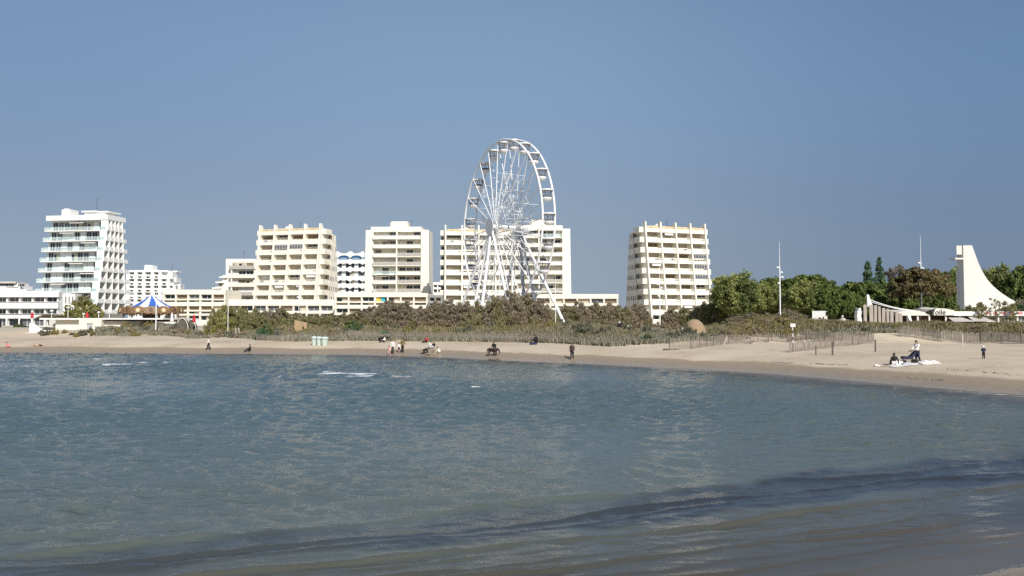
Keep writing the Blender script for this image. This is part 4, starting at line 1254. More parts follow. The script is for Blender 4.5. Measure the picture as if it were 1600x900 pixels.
# ------------------------------------------------------------------ vegetation
def leaf_cloud(rs, centers, radii, per, size, flat=1.0, upbias=0.25, elong=1.0, fill=0.55, spray=0.0):
    """quads scattered through clumps; returns (verts, quads)"""
    V = []
    for c, r in zip(centers, radii):
        m = max(8, int(per * (r / np.mean(radii)) ** 1.6))
        d = rs.normal(size=(m, 3)); d /= np.linalg.norm(d, axis=1)[:, None]
        rad = r * (fill + (1 - fill) * rs.rand(m)) * (1 + 0.12 * rs.normal(size=m))
        p = c + d * rad[:, None] * np.array([1, 1, flat])
        nrm = d + rs.normal(scale=0.4, size=(m, 3)); nrm[:, 2] += upbias
        nrm /= np.linalg.norm(nrm, axis=1)[:, None]
        a = np.cross(nrm, rs.normal(size=(m, 3))); a /= np.linalg.norm(a, axis=1)[:, None]
        if spray:
            a = a * .55 + d * .5 + np.array([0, 0, spray]); a /= np.linalg.norm(a, axis=1)[:, None]
            nrm = nrm - a * (nrm * a).sum(1)[:, None]; nrm /= np.linalg.norm(nrm, axis=1)[:, None]
        b = np.cross(nrm, a)
        s = size * (0.6 + 0.8 * rs.rand(m))[:, None]
        a *= s * elong; b *= s / elong
        V.append(np.stack([p - a - b * .6, p + a * .2 - b, p + a + b * .5, p - a * .3 + b], 1))
    V = np.concatenate(V).reshape(-1, 3)
    return V, np.arange(len(V)).reshape(-1, 4)

def bush_mesh(name, seed, rx, ry, h, mats, n=26, per=150, size=.16, spiky=0.3, mix=None):
    """dense shrub from the ground up; second material shows as clumps of its own"""
    rs = np.random.RandomState(seed)
    cs, rad = [], []
    for k in range(n):
        a = rs.uniform(0, 6.283); q = rs.rand() ** .5
        x, y = rx * q * math.cos(a) * .82, ry * q * math.sin(a) * .82
        top = h * (1 - .62 * q ** 2.2) * (0.72 + .38 * rs.rand())
        r = h * rs.uniform(.13, .24)
        z = rs.uniform(.1, 1) ** .7 * max(top - r, .12)
        cs.append((x, y, z)); rad.append(r)
    if spiky:
        for k in range(int(n * spiky)):
            a = rs.uniform(0, 6.283); q = rs.rand() ** .5
            cs.append((rx * q * math.cos(a) * .8, ry * q * math.sin(a) * .8, h * (1 - .55 * q * q) * rs.uniform(.85, 1.08))); rad.append(h * rs.uniform(.06, .12))
    cs, rad = np.array(cs), np.array(rad)
    V, Q = leaf_cloud(rs, cs, rad, per, size, 1.15, .3, 1.9, .1, .7)
    V[:, 2] = np.maximum(V[:, 2], 0.0)
    me = np_mesh(name, V, Q, mats)
    if isinstance(mats, (list, tuple)) and len(mats) > 1:
        zc = V[Q[:, 0]]
        f = rs.uniform(0, 6.28, 3)
        g = np.sin(zc[:, 0] * 1.7 / max(rx, 1) * 2 + f[0]) + np.sin(zc[:, 1] * 2.2 + f[1]) + (mix if mix is not None else 0) + 2.4 * (zc[:, 2] / h - .5) + rs.normal(scale=.5, size=len(Q))
        me.polygons.foreach_set('material_index', (g > 0).astype(np.int32))
    return me

def stem_mesh(seed, h, n=5, r=.06, spread=.5, mat='bark'):
    rs = random.Random(seed); b = MB()
    for k in range(n):
        a = rs.uniform(0, 6.28); s = rs.uniform(.3, 1) * spread
        p = Vector((0, 0, -.1)); q = Vector((math.cos(a) * s * .5, math.sin(a) * s * .5, h * .35)); w = Vector((math.cos(a) * s, math.sin(a) * s, h * .8))
        b.tube(p, q, r, r * .75, 5); b.tube(q, w, r * .75, r * .3, 5)
        u = q.lerp(w, .5); b.tube(u, u + Vector((rs.uniform(-.4, .4), rs.uniform(-.4, .4), h * .25)), r * .4, r * .15, 4)
    return b.mesh('stems', M[mat])

TAM = [bush_mesh('tamarisk', 100 + k, 2.6, 2.0, 4.6, [M['leaf_tam_green'], M['leaf_tam_brown']], 48, 220, .115, .7, (-.3, .5, .2, .9)[k]) for k in range(4)]
TAMG = [bush_mesh('tamarisk', 120 + k, 2.6, 2.0, 3.6, [M['leaf_tam_green'], M['leaf_tam_brown']], 42, 220, .115, .5, -1.5) for k in range(2)]
OLE = [bush_mesh('oleander', 130 + k, 2.4, 1.8, 3.2, [M['leaf_yellow'], M['leaf_tam_green']], 26, 150, .15, .5, -.6) for k in range(2)]
SCR = [bush_mesh('scrub_bush', 140 + k, 1.5, 1.1, 1.25, M[('scrub', 'scrub_dry', 'scrub_yellow', 'scrub', 'scrub_dry')[k]], 22, 110, .085, .4) for k in range(5)]
MID = [bush_mesh('green_bush', 150 + k, 1.9, 1.5, 2.2, [M['leaf_conifer'], M['leaf_mid']], 24, 150, .13, .3, 0) for k in range(2)]
STEM = [stem_mesh(k, 3.0) for k in range(3)]

vr = random.Random(77)
def plant(name, mesh, px, Y, label, cat, group=None, sx=1.0, sz=1.0, z=None, stems=True, rz=None):
    x = wx(px, Y)
    z = (max(tz(x, Y), 0) - .05) if z is None else z
    root = empty(name, (x, Y, z), label, cat, group, vr.uniform(0, 6.28) if rz is None else rz)
    part('foliage', mesh, root, scale=(sx, sx, sz))
    if stems: part('stems', STEM[vr.randrange(3)], root, scale=(sx, sx, sz))
    return root

# tamarisks along the back of the dune: (px, top y, kind, size, Y)
for px, ty, kd, w_ in [(395, 484, 'g', 1.0), (418, 486, 'g', 1.0), (442, 481, 'g', .9), (468, 489, 'g', .9), (492, 492, 'g', .9), (515, 491, 'g', .9), (538, 490, 'g', .8),
                       (560, 486, 'b', .8), (582, 481, 'b', .9), (606, 470, 'b', 1.2), (634, 474, 'b', 1.1), (658, 481, 'b', .8), (680, 474, 'b', 1.0), (702, 470, 'b', 1.0),
                       (724, 472, 'b', 1.0), (745, 474, 'g', 1.1), (772, 466, 'b', 1.1), (797, 459, 'b', 1.2), (820, 462, 'b', 1.2), (843, 470, 'b', 1.0), (862, 484, 'g', .9),
                       (884, 478, 'b', .9), (904, 474, 'b', 1.0), (926, 474, 'b', 1.1), (950, 474, 'b', 1.0), (972, 478, 'b', 1.0), (995, 478, 'b', 1.1),
                       (1050, 484, 'b', .9), (1072, 482, 'b', .9), (1096, 474, 'g', 1.1), (1118, 482, 'b', 1.0), (1142, 489, 'b', .9), (1000, 492, 'b', .8)]:
    Y = 131 + vr.uniform(-3, 4) + (5 if px > 1040 else 10 if 850 < px < 935 else 0)
    x = wx(px, Y); z0 = tz(x, Y) - .05
    h = zat(ty, Y) - z0
    if kd == 'b': m_ = TAM[vr.randrange(4)]; hh = 4.6; lb, gp = 'brown feathery tamarisk in the row behind the dune', 'brown tamarisks behind the dune'
    else: m_ = TAMG[vr.randrange(2)]; hh = 3.6; lb, gp = 'olive green tamarisk in the row behind the dune', 'green tamarisks behind the dune'
    plant('tamarisk_bush', m_, px, Y, lb, 'shrub', gp, w_, h / hh * .97, z0)
for px, ty, w_ in [(338, 486, .9), (356, 478, 1.1), (376, 480, 1.0), (398, 486, .8)]:
    Y = 136; x = wx(px, Y); z0 = tz(x, Y) - .05
    plant('oleander_bush', OLE[vr.randrange(2)], px, Y, 'yellow green oleander with pale flowers in front of the finned tower', 'shrub', 'oleanders in front of the finned tower', w_, (zat(ty, Y) - z0) / 3.2, z0)
for px, ty, Y, w_, lb in [(130, 466, 160, 1.9, 'rounded olive green tree on the terrace before the white tower'), (95, 492, 158, .9, None), (75, 491, 158, .9, None), (33, 507, 152, 1.0, 'dark green bush in front of the far left shop front'),
                          (552, 500, 124, .9, None), (415, 508, 122, .8, None), (1010, 522, 96, .5, None)]:
    x = wx(px, Y); z0 = 4.6 if px in (95, 75, 130) else tz(x, Y) - .05
    h = zat(ty, Y) - z0
    plant('green_bush' if lb is None or 'bush' in lb else 'round_tree', OLE[0] if px in (130,) else TAM[1] if px in (95, 75) else MID[vr.randrange(2)], px, Y,
          lb or {95: 'brown leafless bush on the terrace left of the round tree', 75: 'low brown bush on the terrace beside the red parasol', 552: 'dark green rounded bush right of the beach bins',
                 415: 'dark green rounded bush low on the dune beneath the oleanders', 1010: 'dark green clump at the sandy tip of the dune'}[px], 'tree' if lb and 'tree' in lb else 'shrub', None, w_, h / {130: 3.2, 95: 4.6, 75: 4.6}.get(px, 2.2), z0)

# low scrub over the dune
scr_spots = []
def scatter(n, pxa, pxb, ea, eb, kinds, s0, s1):
    for _ in range(n):
        px = vr.uniform(pxa, pxb)
        # choose a depth behind the foot of the dune along this sight line
        for Y in np.arange(80, 160, 1.0):
            if Y - np.interp(wx(px, Y), FX, FY) > 0: break
        e = vr.uniform(ea, eb)
        scr_spots.append((px, Y + e, vr.choice(kinds), vr.uniform(s0, s1)))
scatter(34, 165, 440, .5, 10, (0, 1, 2, 3, 4), .6, 1.0)
scatter(16, 60, 200, 1, 5, (0, 3, 2), .5, .85)
scatter(22, 430, 620, 4, 12, (2, 0, 1, 3), .6, 1.0)
scatter(26, 600, 880, 5, 14, (2, 2, 0, 3), .6, 1.0)
scatter(42, 880, 1120, .3, 20, (0, 3, 0, 1), .6, 1.05)
scatter(34, 1100, 1250, 5, 19, (1, 4, 2, 2), .6, 1.05)
scatter(24, 1225, 1345, 7, 17, (2, 1, 4, 2), .5, .8)
scatter(26, 1345, 1600, 6, 13, (2, 1, 4, 2), .45, .8)
scatter(10, 1270, 1420, 5, 8, (3, 0), .4, .7)
for px, Y, k, s_ in scr_spots:
    plant('scrub_bush', SCR[k], px, Y, ('grey green low scrub bush on the dune', 'dry brown low scrub bush on the dune', 'straw coloured low scrub bush on the dune', 'grey green low scrub bush on the dune', 'dry brown low scrub bush on the dune')[k],
          'shrub', ('grey green scrub on the dune', 'brown scrub on the dune', 'straw coloured scrub on the dune', 'grey green scrub on the dune', 'brown scrub on the dune')[k], s_, s_ * vr.uniform(.75, 1.15), stems=False)

# marram grass: one countless mass per tone
def grass(name, label, n, seed, pxa, pxb, ea, eb, mat, h0, h1):
    rs = np.random.RandomState(seed)
    px = rs.uniform(pxa, pxb, n * 2); e = ea + (eb - ea) * rs.rand(n * 2) ** 1.2
    # foot of the dune on each sight line
    pg = np.linspace(pxa, pxb, 200); yg = []
    Ys = np.arange(70, 180, .5)
    for p in pg:
        xx = (p - 800) / F * Ys
        yg.append(Ys[np.argmax(Ys - np.interp(xx, FX, FY) > 0)])
    Y = np.interp(px, pg, yg) + e
    x = (px - 800) / F * Y
    dens = np.sin(x * .9) * np.sin(Y * 1.3 + x * .3) + .6 * np.sin(x * 2.7 + Y) + .5
    ok = (dens > rs.normal(scale=.5, size=len(x)))
    x, Y = x[ok][:n], Y[ok][:n]
    z = terrain(x, Y)[0] - .03
    m = len(x)
    h = h0 + (h1 - h0) * rs.rand(m)
    a = rs.uniform(0, 6.283, m); w = .05 + .04 * rs.rand(m)
    dx, dy = np.cos(a) * w, np.sin(a) * w
    lx, ly = rs.normal(scale=.22, size=m) * h, rs.normal(scale=.22, size=m) * h
    V = np.stack([np.stack([x - dx, Y - dy, z], 1), np.stack([x + dx, Y + dy, z], 1), np.stack([x + lx * .5 + dx * .7, Y + ly * .5 + dy * .7, z + h * .65], 1), np.stack([x + lx, Y + ly, z + h], 1)], 1).reshape(-1, 3)
    me = np_mesh(name, V, np.arange(len(V)).reshape(-1, 4), M[mat])
    tag(part(name, me, None), label, 'grass', kind='stuff')
grass('dune_grass', 'dry grey dune grass along the foot of the dune', 42000, 1, 150, 900, .2, 9, 'grass_dry', .35, .75)
grass('dune_grass', 'green dune grass higher on the dune', 26000, 2, 380, 1000, 5, 16, 'grass_green', .4, .8)
grass('dune_grass', 'grey grass over the dune point right of the wheel', 26000, 3, 870, 1130, .2, 18, 'grass_dry', .35, .7)
grass('dune_grass', 'straw coloured grass on the right hand dune', 30000, 4, 1100, 1640, 7, 16, 'grass_green', .4, .85)
grass('dune_grass', 'dry grass tufts behind the right hand fences', 16000, 5, 1230, 1640, 3.5, 10, 'grass_dry', .25, .55)

# ------------------------------------------------------------------ park trees on the right
def crown_mesh(seed, rx, rz, n, per, size, mat, dome=True, mats2=None):
    """crown centred on z=0..rz: clumps over a dome (stone pine) or a loose round head"""
    rs = np.random.RandomState(seed)
    cs, rad = [], []
    for k in range(n):
        a = rs.uniform(0, 6.283); q = rs.rand() ** .5
        if dome:
            x, y = rx * q * math.cos(a), rx * q * math.sin(a)
            top = rz * math.sqrt(max(0, 1 - q * q * .96))
            z = top * rs.uniform(.72, 1.0) if rs.rand() < .72 else top * rs.uniform(.05, .7)
            r = rx * rs.uniform(.085, .15)
            if rs.rand() < .25: z *= .5
        else:
            u = rs.normal(size=3); u /= np.linalg.norm(u); q = rs.uniform(.45, 1)
            x, y, z = rx * u[0] * q, rx * u[1] * q, rz * .5 + rz * .5 * u[2] * q
            r = rx * rs.uniform(.13, .27)
        cs.append((x, y, z)); rad.append(r)
    V, Q = leaf_cloud(rs, np.array(cs), np.array(rad), per, size, .75 if dome else 1.0, .5, 1.3, .3, 0 if dome else .3)
    mats = [mat] + ([mats2] if mats2 else [])
    me = np_mesh('crown', V, Q, mats)
    if mats2:
        c_ = V[Q[:, 0]]
        g = np.sin(c_[:, 0] * .9 + 1) + .8 * np.sin(c_[:, 1] * 1.1) + rs.normal(scale=.5, size=len(Q)) + .5
        me.polygons.foreach_set('material_index', (g < 0).astype(np.int32))
    return me
CR_PINE = [crown_mesh(200 + k, 5.0, 3.6, 240, 85, .16, M['leaf_pine']) for k in range(3)]
CR_LIGHT = [crown_mesh(210 + k, 4.0, 6.4, 130, 130, .15, M['leaf_light'], False, M['leaf_mid']) for k in range(3)]
CR_BROWN = crown_mesh(220, 4.3, 3.7, 230, 100, .14, M['leaf_pine_brown'], True)
CR_BARE = crown_mesh(230, 3.0, 4.6, 40, 70, .13, M['leaf_dry'], False)

def trunk_mesh(seed, h, r, limbs, spread, mat):
    rs = random.Random(seed); b = MB()
    p = Vector((0, 0, -.2)); pts = [p]
    for k in range(3): pts.append(Vector((rs.uniform(-.15, .15) * h * .3, rs.uniform(-.1, .1), h * (k + 1) / 3)))
    for k in range(3): b.tube(pts[k], pts[k + 1], r * (1 - .2 * k), r * (1 - .2 * (k + 1)), 8)
    for k in range(limbs):
        a = 6.283 * k / limbs + rs.uniform(-.4, .4)
        s = pts[2].lerp(pts[3], rs.uniform(.2, 1))
        e = s + Vector((math.cos(a) * spread * rs.uniform(.6, 1), math.sin(a) * spread * rs.uniform(.6, 1), spread * rs.uniform(.4, .8)))
        mid = s.lerp(e, .5) + Vector((0, 0, -.1 * spread))
        b.tube(s, mid, r * .38, r * .26, 6); b.tube(mid, e, r * .26, r * .1, 5)
        e2 = mid + Vector((rs.uniform(-1, 1), rs.uniform(-1, 1), rs.uniform(.6, 1.2))) * spread * .35
        b.tube(mid, e2, r * .16, r * .06, 4)
    return b.mesh('trunk', M[mat])

def tree(name, label, cat, px, top, Y, crown, ch, cw, w_px, base_z=3.0, frac=.55, mat='bark', group=None, seed=0, limbs=6, r=.28, bottom=None):
    """crown mesh of height ch and radius cw scaled to the picture's top and width; trunk to the ground"""
    x = wx(px, Y)
    H = zat(top, Y) - base_z
    s = Y / F
    sx = w_px * s / 2 / cw
    zb = H * (1 - frac) if bottom is None else zat(bottom, Y) - base_z
    root = empty(name, (x, Y, base_z), label, cat, group, vr.uniform(0, 6.28))
    part('crown', crown, root, (0, 0, zb), scale=(sx, sx, (H - zb) / (ch * 1.03)))
    part('trunk', trunk_mesh(seed, max(zb + .35 * (H - zb), .8), r, limbs, w_px * s * .3, mat), root)
    return root

for i, (px, top, Y, w_, bot, lb) in enumerate([
        (1150, 424, 128, 76, 489, 'broad light green tree at the left end of the park, beside the finned tower'),
        (1196, 440, 139, 66, 492, 'light green tree between the broad end tree and the tall lamp mast'),
        (1256, 440, 132, 66, 490, 'light green tree just right of the tall lamp mast'),
        (1122, 468, 133, 44, 500, 'small light green tree at the foot of the right finned tower')]):
    tree('leafy_tree', lb, 'tree', px, top, Y, CR_LIGHT[i % 3], 6.4, 4.0, w_, bottom=bot, mat='bark_pale', seed=300 + i, limbs=5, r=.2)
for i, (px, top, Y, w_, bot, lb) in enumerate([
        (1262, 429, 162, 96, 470, 'tall dome shaped dark pine rising behind the lamp mast'),
        (1206, 434, 170, 80, 475, 'dark pine behind the light green trees left of the lamp mast'),
        (1296, 447, 130, 74, 492, 'dark green pine right of the light green trees, foliage almost to the ground'),
        (1342, 440, 140, 92, 486, 'wide dark pine beneath the two pointed conifers'),
        (1322, 458, 124, 66, 494, 'low dark pine in front, left of the wooden palisade'),
        (1392, 441, 150, 84, 490, 'dark pine behind the mast roof, left of the brown pine'),
        (1478, 424, 206, 80, 482, 'green pine between the brown pine and the church'),
        (1370, 462, 132, 70, 494, 'low dark pine behind the palisade top'),
        (1462, 452, 150, 60, 494, 'low dark pine directly behind the brown pine trunk')]):
    tree('stone_pine', lb, 'tree', px, top, Y, CR_PINE[i % 3], 3.6, 5.0, w_, bottom=bot, seed=320 + i, r=.26)
for i, (px, top, Y, w_, bot, lb) in enumerate([
        (1556, 414, 232, 76, 480, 'grey green tree behind the curved church wall'),
        (1598, 418, 225, 70, 484, 'dark tree at the right edge behind the church wall'),
        (1500, 421, 240, 70, 480, 'tree top showing just left of the church'),
        (1640, 428, 218, 80, 484, 'tree outside the church wall at far right')]):
    tree('park_tree', lb, 'tree', px, top, Y, CR_PINE[(i + 1) % 3] if i % 2 else CR_LIGHT[i % 3], 3.6 if i % 2 else 6.4, 5.0 if i % 2 else 4.0, w_, bottom=bot, seed=340 + i, r=.3)
tree('brown_pine', 'umbrella pine with browned needles and bare trunk behind the beach restaurant', 'tree', 1438, 417, 126, CR_BROWN, 3.7, 4.3, 92, bottom=463, seed=360, limbs=8, r=.24)
tree('bare_tree', 'pale leafless tree behind the pines, left of the brown pine', 'tree', 1401, 412, 205, CR_BARE, 4.6, 3.0, 40, bottom=445, seed=361, mat='bark_pale', r=.2)
def conifer(px, top, bot, Y, w_, label, seed):
    rs = np.random.RandomState(seed); s = Y / F
    x = wx(px, Y); H = zat(top, Y) - 3.0; zb = zat(bot, Y) - 3.0; r = w_ * s / 2
    cs, rad = [], []
    for k in range(60):
        f = rs.rand(); a = rs.uniform(0, 6.283)
        rr_ = r * (1 - f) ** .8 * rs.uniform(.4, .9) + .1
        cs.append((rr_ * math.cos(a), rr_ * math.sin(a), zb + f * (H - zb))); rad.append(r * (.42 - .22 * f))
    V, Q = leaf_cloud(rs, np.array(cs), np.array(rad), 90, .17, .8, .2, 1.4, .3)
    root = empty('conifer', (x, Y, 3.0), label, 'tree')
    part('crown', np_mesh('crown', V, Q, M['leaf_conifer']), root)
    MB().tube((0, 0, -.2), (0, 0, H * .9), .3, .08, 7).build('trunk', M['bark'], root)
conifer(1357, 409, 450, 200, 20, 'left of two pointed blue green conifers above the pines', 371)
conifer(1375, 402, 452, 200, 19, 'right and taller of two pointed blue green conifers above the pines', 372)
# young open trees in front of the church
for i, (px, top, w_, lb) in enumerate([(1555, 466, 34, 'young sparse tree in front of the church wall'), (1534, 474, 16, 'thin young tree at the left corner of the church wall'), (1582, 475, 20, 'thin young tree at right in front of the church wall')]):
    Y = 118; x = wx(px, Y); z0 = 2.9
    rs = np.random.RandomState(380 + i); H = zat(top, Y) - z0; r = w_ * Y / F / 2
    cs = np.array([(rs.uniform(-r, r) * (1 - f * .7), rs.uniform(-r, r) * (1 - f * .7), .3 * H + f * .68 * H) for f in np.linspace(0, 1, 26)])
    V, Q = leaf_cloud(rs, cs, np.full(26, .24), 20, .085, 1, .2, 1.4, .2)
    root = empty('young_tree', (x, Y, z0), lb, 'tree')
    part('crown', np_mesh('crown', V, Q, [M['leaf_tam_green']]), root)
    part('trunk', trunk_mesh(390 + i, H * .8, .07, 6, r, 'bark'), root)

# ------------------------------------------------------------------ fences, posts, lamps and beach furniture
def fence(label, pts, h=1.15, gap=.11, lean=.0, post_every=2.2, cat='fence', broken=0.0, mat='wood', group=None, seed=0):
    """chestnut paling: thin pickets on wire between posts, following the sand"""
    rs = random.Random(seed)
    P = [Vector((p[0], p[1])) for p in pts]
    o = Vector((P[0].x, P[0].y, tz(P[0].x, P[0].y)))
    root = empty('paling_fence', o, label, cat, group)
    b = MB(); since = 99; wires = []
    for a, c in zip(P[:-1], P[1:]):
        L = (c - a).length; d = (c - a) / L; nrm = Vector((-d.y, d.x))
        k = 0.0
        while k < L:
            p = a + d * k; z = tz(p.x, p.y) - o.z
            q = (p.x - o.x, p.y - o.y)
            if since >= post_every:
                pb = MB(); ph = h * rs.uniform(.95, 1.25); lx = rs.uniform(-.08, .08)
                pb.tube((q[0], q[1], z - .3), (q[0] + lx, q[1], z + ph), .045, .04, 6)
                pb.build('post', M['wood_dark' if rs.random() < .5 else 'wood'], root); since = 0
                wires.append((q[0], q[1], z))
            if rs.random() > broken:
                hh = h * rs.uniform(.86, 1.04); lx = rs.gauss(0, .03) + lean
                w = .026
                b.hexa([(q[0] - d.x * w, q[1] - d.y * w, z - .05), (q[0] + d.x * w, q[1] + d.y * w, z - .05), (q[0] + d.x * w + nrm.x * .015, q[1] + d.y * w + nrm.y * .015, z - .05), (q[0] - d.x * w + nrm.x * .015, q[1] - d.y * w + nrm.y * .015, z - .05),
                        (q[0] - d.x * w + lx, q[1] - d.y * w, z + hh), (q[0] + d.x * w + lx, q[1] + d.y * w, z + hh), (q[0] + d.x * w + nrm.x * .015 + lx, q[1] + d.y * w + nrm.y * .015, z + hh), (q[0] - d.x * w + nrm.x * .015 + lx, q[1] - d.y * w + nrm.y * .015, z + hh)])
            k += gap; since += gap
    b.build('paling', M[mat], root)
    wb = MB()
    for (x0, y0, z0), (x1, y1, z1) in zip(wires[:-1], wires[1:]):
        for f in (.25, .8): wb.tube((x0, y0, z0 + h * f), (x1, y1, z1 + h * f), .012, n=4)
    if len(wires) > 1: wb.build('wire', M['dark_metal'], root)
    return root

def gp(*q): return [tuple(ground_hit(px, py).xy) for px, py in q]
fence('grey paling fence along the foot of the dune below the wheel', gp((545, 530), (610, 531), (680, 532), (750, 534), (810, 535), (868, 536)), 1.2, .10, seed=1)
fence('old grey paling fence half buried in dune grass left of the beach bins', gp((400, 532), (440, 534), (488, 533)), .95, .12, seed=2)
fence('grey paling fence climbing the sand right of the dune point', gp((1046, 546), (1082, 545), (1120, 539), (1178, 536), (1205, 533)), 1.1, .11, seed=3, broken=.05)
fence('long grey paling fence behind the striped signpost', gp((1206, 533), (1250, 533.5), (1300, 534), (1345, 534), (1366, 535)), 1.1, .10, seed=4)
fence('front paling fence with pale boards running from the striped signpost up the sand', gp((1234, 551), (1262, 548), (1300, 543), (1340, 539), (1364, 536.5)), 1.05, .12, seed=5, broken=.08)
fence('grey brown paling fence below the restaurant at far right', gp((1405, 527), (1440, 530), (1470, 535), (1530, 537), (1600, 538), (1640, 538)), 1.35, .10, seed=6)

def stake(px, py, ypx, label, r=.06, mat='wood_dark', lean=0.0):
    p = ground_hit(px, py); h = ypx * p.y / F
    b = MB().tube((0, 0, -.3), (lean * h, 0, h), r, r * .9, 8)
    b.lathe([(r * 1.15, h * .93), (r * 1.15, h * .97)], 8, (lean * h * .95, 0, 0))
    return solid('wooden_post', b, M[mat], label, 'post', p)
stake(1275, 555, 15, 'short wooden post in the sand in front of the paling')
stake(1301, 555, 21, 'taller wooden post in the sand right of the short post', .08)
stake(1368, 550, 19, 'wooden post standing alone at the right end of the paling fences', .08)
stake(1504, 540, 18, 'pale wooden post in front of the far right paling', .07, 'stone')
stake(1129, 540, 15, 'pale leaning stake propped against the paling', .05, 'stone', .5)
for k, px in enumerate((1241, 1250, 1256, 1262)):
    p = ground_hit(px, 549.5 - k * .9)
    solid('pale_board', MB().hexa([(-.07, -.02, -.1), (.07, -.02, -.1), (.07, .02, -.1), (-.07, .02, -.1), (-.03 + .1 * (k % 2), -.02, 1.0), (.11 + .1 * (k % 2), -.02, 1.0), (.11 + .1 * (k % 2), .02, 1.0), (-.03 + .1 * (k % 2), .02, 1.0)]), M['stone'],
          'pale upright board fixed to the front paling by the signpost', 'board', p - Vector((0, .12, 0)), group='pale boards on the front paling')
def signpost():
    p = ground_hit(1239, 549)
    h = (549 - 506) * p.y / F
    root = empty('striped_signpost', p, 'red brown and white striped pole with a small white sign on top', 'signpost')
    b = MB(); n_ = 9
    for k in range(n_): b.tube((0, 0, -.2 + (h + .2) * k / n_), (0, 0, -.2 + (h + .2) * (k + 1) / n_), .055, n=8, m=k % 2)
    b.build('pole', [M['wood_dark'], M['white_cloth']], root)
    MB().box(-.24, -.09, h - .32, .24, -.06, h).build('sign_board', M['white_cloth'], root)
signpost()

def lamp_mast(px, top, base, Y, label, spots=True, z0=None, r=.11):
    x = wx(px, Y); z0 = zat(base, Y) if z0 is None else z0
    H = zat(top, Y) - z0
    root = empty('lamp_mast', (x, Y, z0), label, 'lamp mast', 'tall white lamp masts along the promenade')
    b = MB().tube((0, 0, -.2), (0, 0, H * .72), r, r * .75, 8).tube((0, 0, H * .72), (0, 0, H), r * .45, r * .2, 6)
    b.build('pole', M['steel_white'], root)
    if spots:
        for k, (dx, f) in enumerate(((-.32, .71), (.26, .655), (.34, .60), (-.18, .53))):
            lb_ = MB()
            lb_.tube((0, 0, 0), (dx * .8, 0, .05), .03, n=5)
            lb_.lathe([(.05, .16), (.17, .06), (.19, -.06), (.14, -.10)], 10, (dx, -.05, 0))
            lb_.build('spotlight', M['steel_white'], root, (0, 0, H * f))
    return root
lamp_mast(1219, 378, 487, 120, 'tall white lamp mast with four spotlights in front of the light green trees', z0=2.9)
lamp_mast(1440, 368, 505, 125.4, 'tall white lamp mast beside the trunk of the brown pine', z0=2.8)
lamp_mast(1031, 415, 513, 128, 'white lamp mast in front of the right finned tower', z0=2.8, r=.10)
lamp_mast(868, 425, 492, 134, 'white lamp mast by the long right leg of the wheel', z0=2.8, r=.08)
lamp_mast(356.5, 446, 507, 128, 'white lamp mast among the oleanders', spots=False, z0=2.2, r=.055)
lamp_mast(467, 420, 500, 140, 'white lamp mast in front of the finned tower above the oleanders', z0=2.8, r=.06)
lamp_mast(587, 430, 500, 140, 'white lamp mast in front of the left balcony tower', z0=2.8, r=.06)
lamp_mast(244, 448, 514, 140, 'white lamp mast in front of the carousel', spots=False, z0=2.2, r=.10)

# terrace furniture
def parasol_closed(px, y0, y1, Y, label, mat='red'):
    z0 = zat(y1, Y); H = zat(y0, Y) - z0
    root = empty('closed_parasol', (wx(px, Y), Y, z0), label, 'parasol')
    MB().lathe([(.1, H * .12), (.3, H * .2), (.26, H * .4), (.20, H * .6), (.24, H * .68), (.14, H * .85), (.03, H * .98)], 9).build('canopy', M[mat], root)
    MB().tube((0, 0, 0), (0, 0, H), .035, n=6).lathe([(.28, 0), (.28, .06)], 10).build('pole', M['steel_white'], root)
parasol_closed(50.5, 487.5, 498.5, 150, 'closed red parasol at the left end of the terrace')
parasol_closed(136.5, 487.5, 498, 150, 'closed red parasol in front of the round olive tree')
parasol_closed(303.5, 491, 505, 140, 'closed red parasol right of the dark tents')
parasol_closed(24.5, 496.5, 514, 152, 'closed black parasol left of the dark bush at far left', 'black')
parasol_closed(33.5, 497, 514, 153, 'closed black parasol behind the dark bush at far left', 'black')
parasol_closed(0.5, 496, 520, 151, 'closed black parasol at the very left edge', 'black')
parasol_closed(269, 488, 506, 142, 'closed white parasol between the carousel and the dark tents', 'white_canvas')
def mushroom(px, y0, y1, Y, w_, label):
    z0 = zat(y1, Y); H = zat(y0, Y) - z0; r = w_ * Y / F / 2
    root = empty('dome_lamp', (wx(px, Y), Y, z0), label, 'terrace lamp', 'white dome topped lamps on the terrace')
    MB().lathe([(r, H - r * .85), (r * .95, H - r * .5), (r * .6, H - r * .12), (.03, H)], 14).build('dome', M['white_cloth'], root)
    MB().tube((0, 0, 0), (0, 0, H - r * .4), .05, n=6).build('pole', M['steel_white'], root)
for px, y0, y1, w_, lb in ((106.5, 479, 498, 5.5, 'white dome topped lamp left of the round tree'), (131, 489, 498, 5, 'white dome topped lamp in front of the round tree'), (154.5, 486.5, 498, 5, 'white dome topped lamp at the right side of the round tree'), (171, 485, 498, 6, 'white dome topped lamp left of the carousel'), (81, 484, 498, 6, 'white dome topped lamp above the low brown bush')):
    mushroom(px, y0, y1, 151, w_, lb)
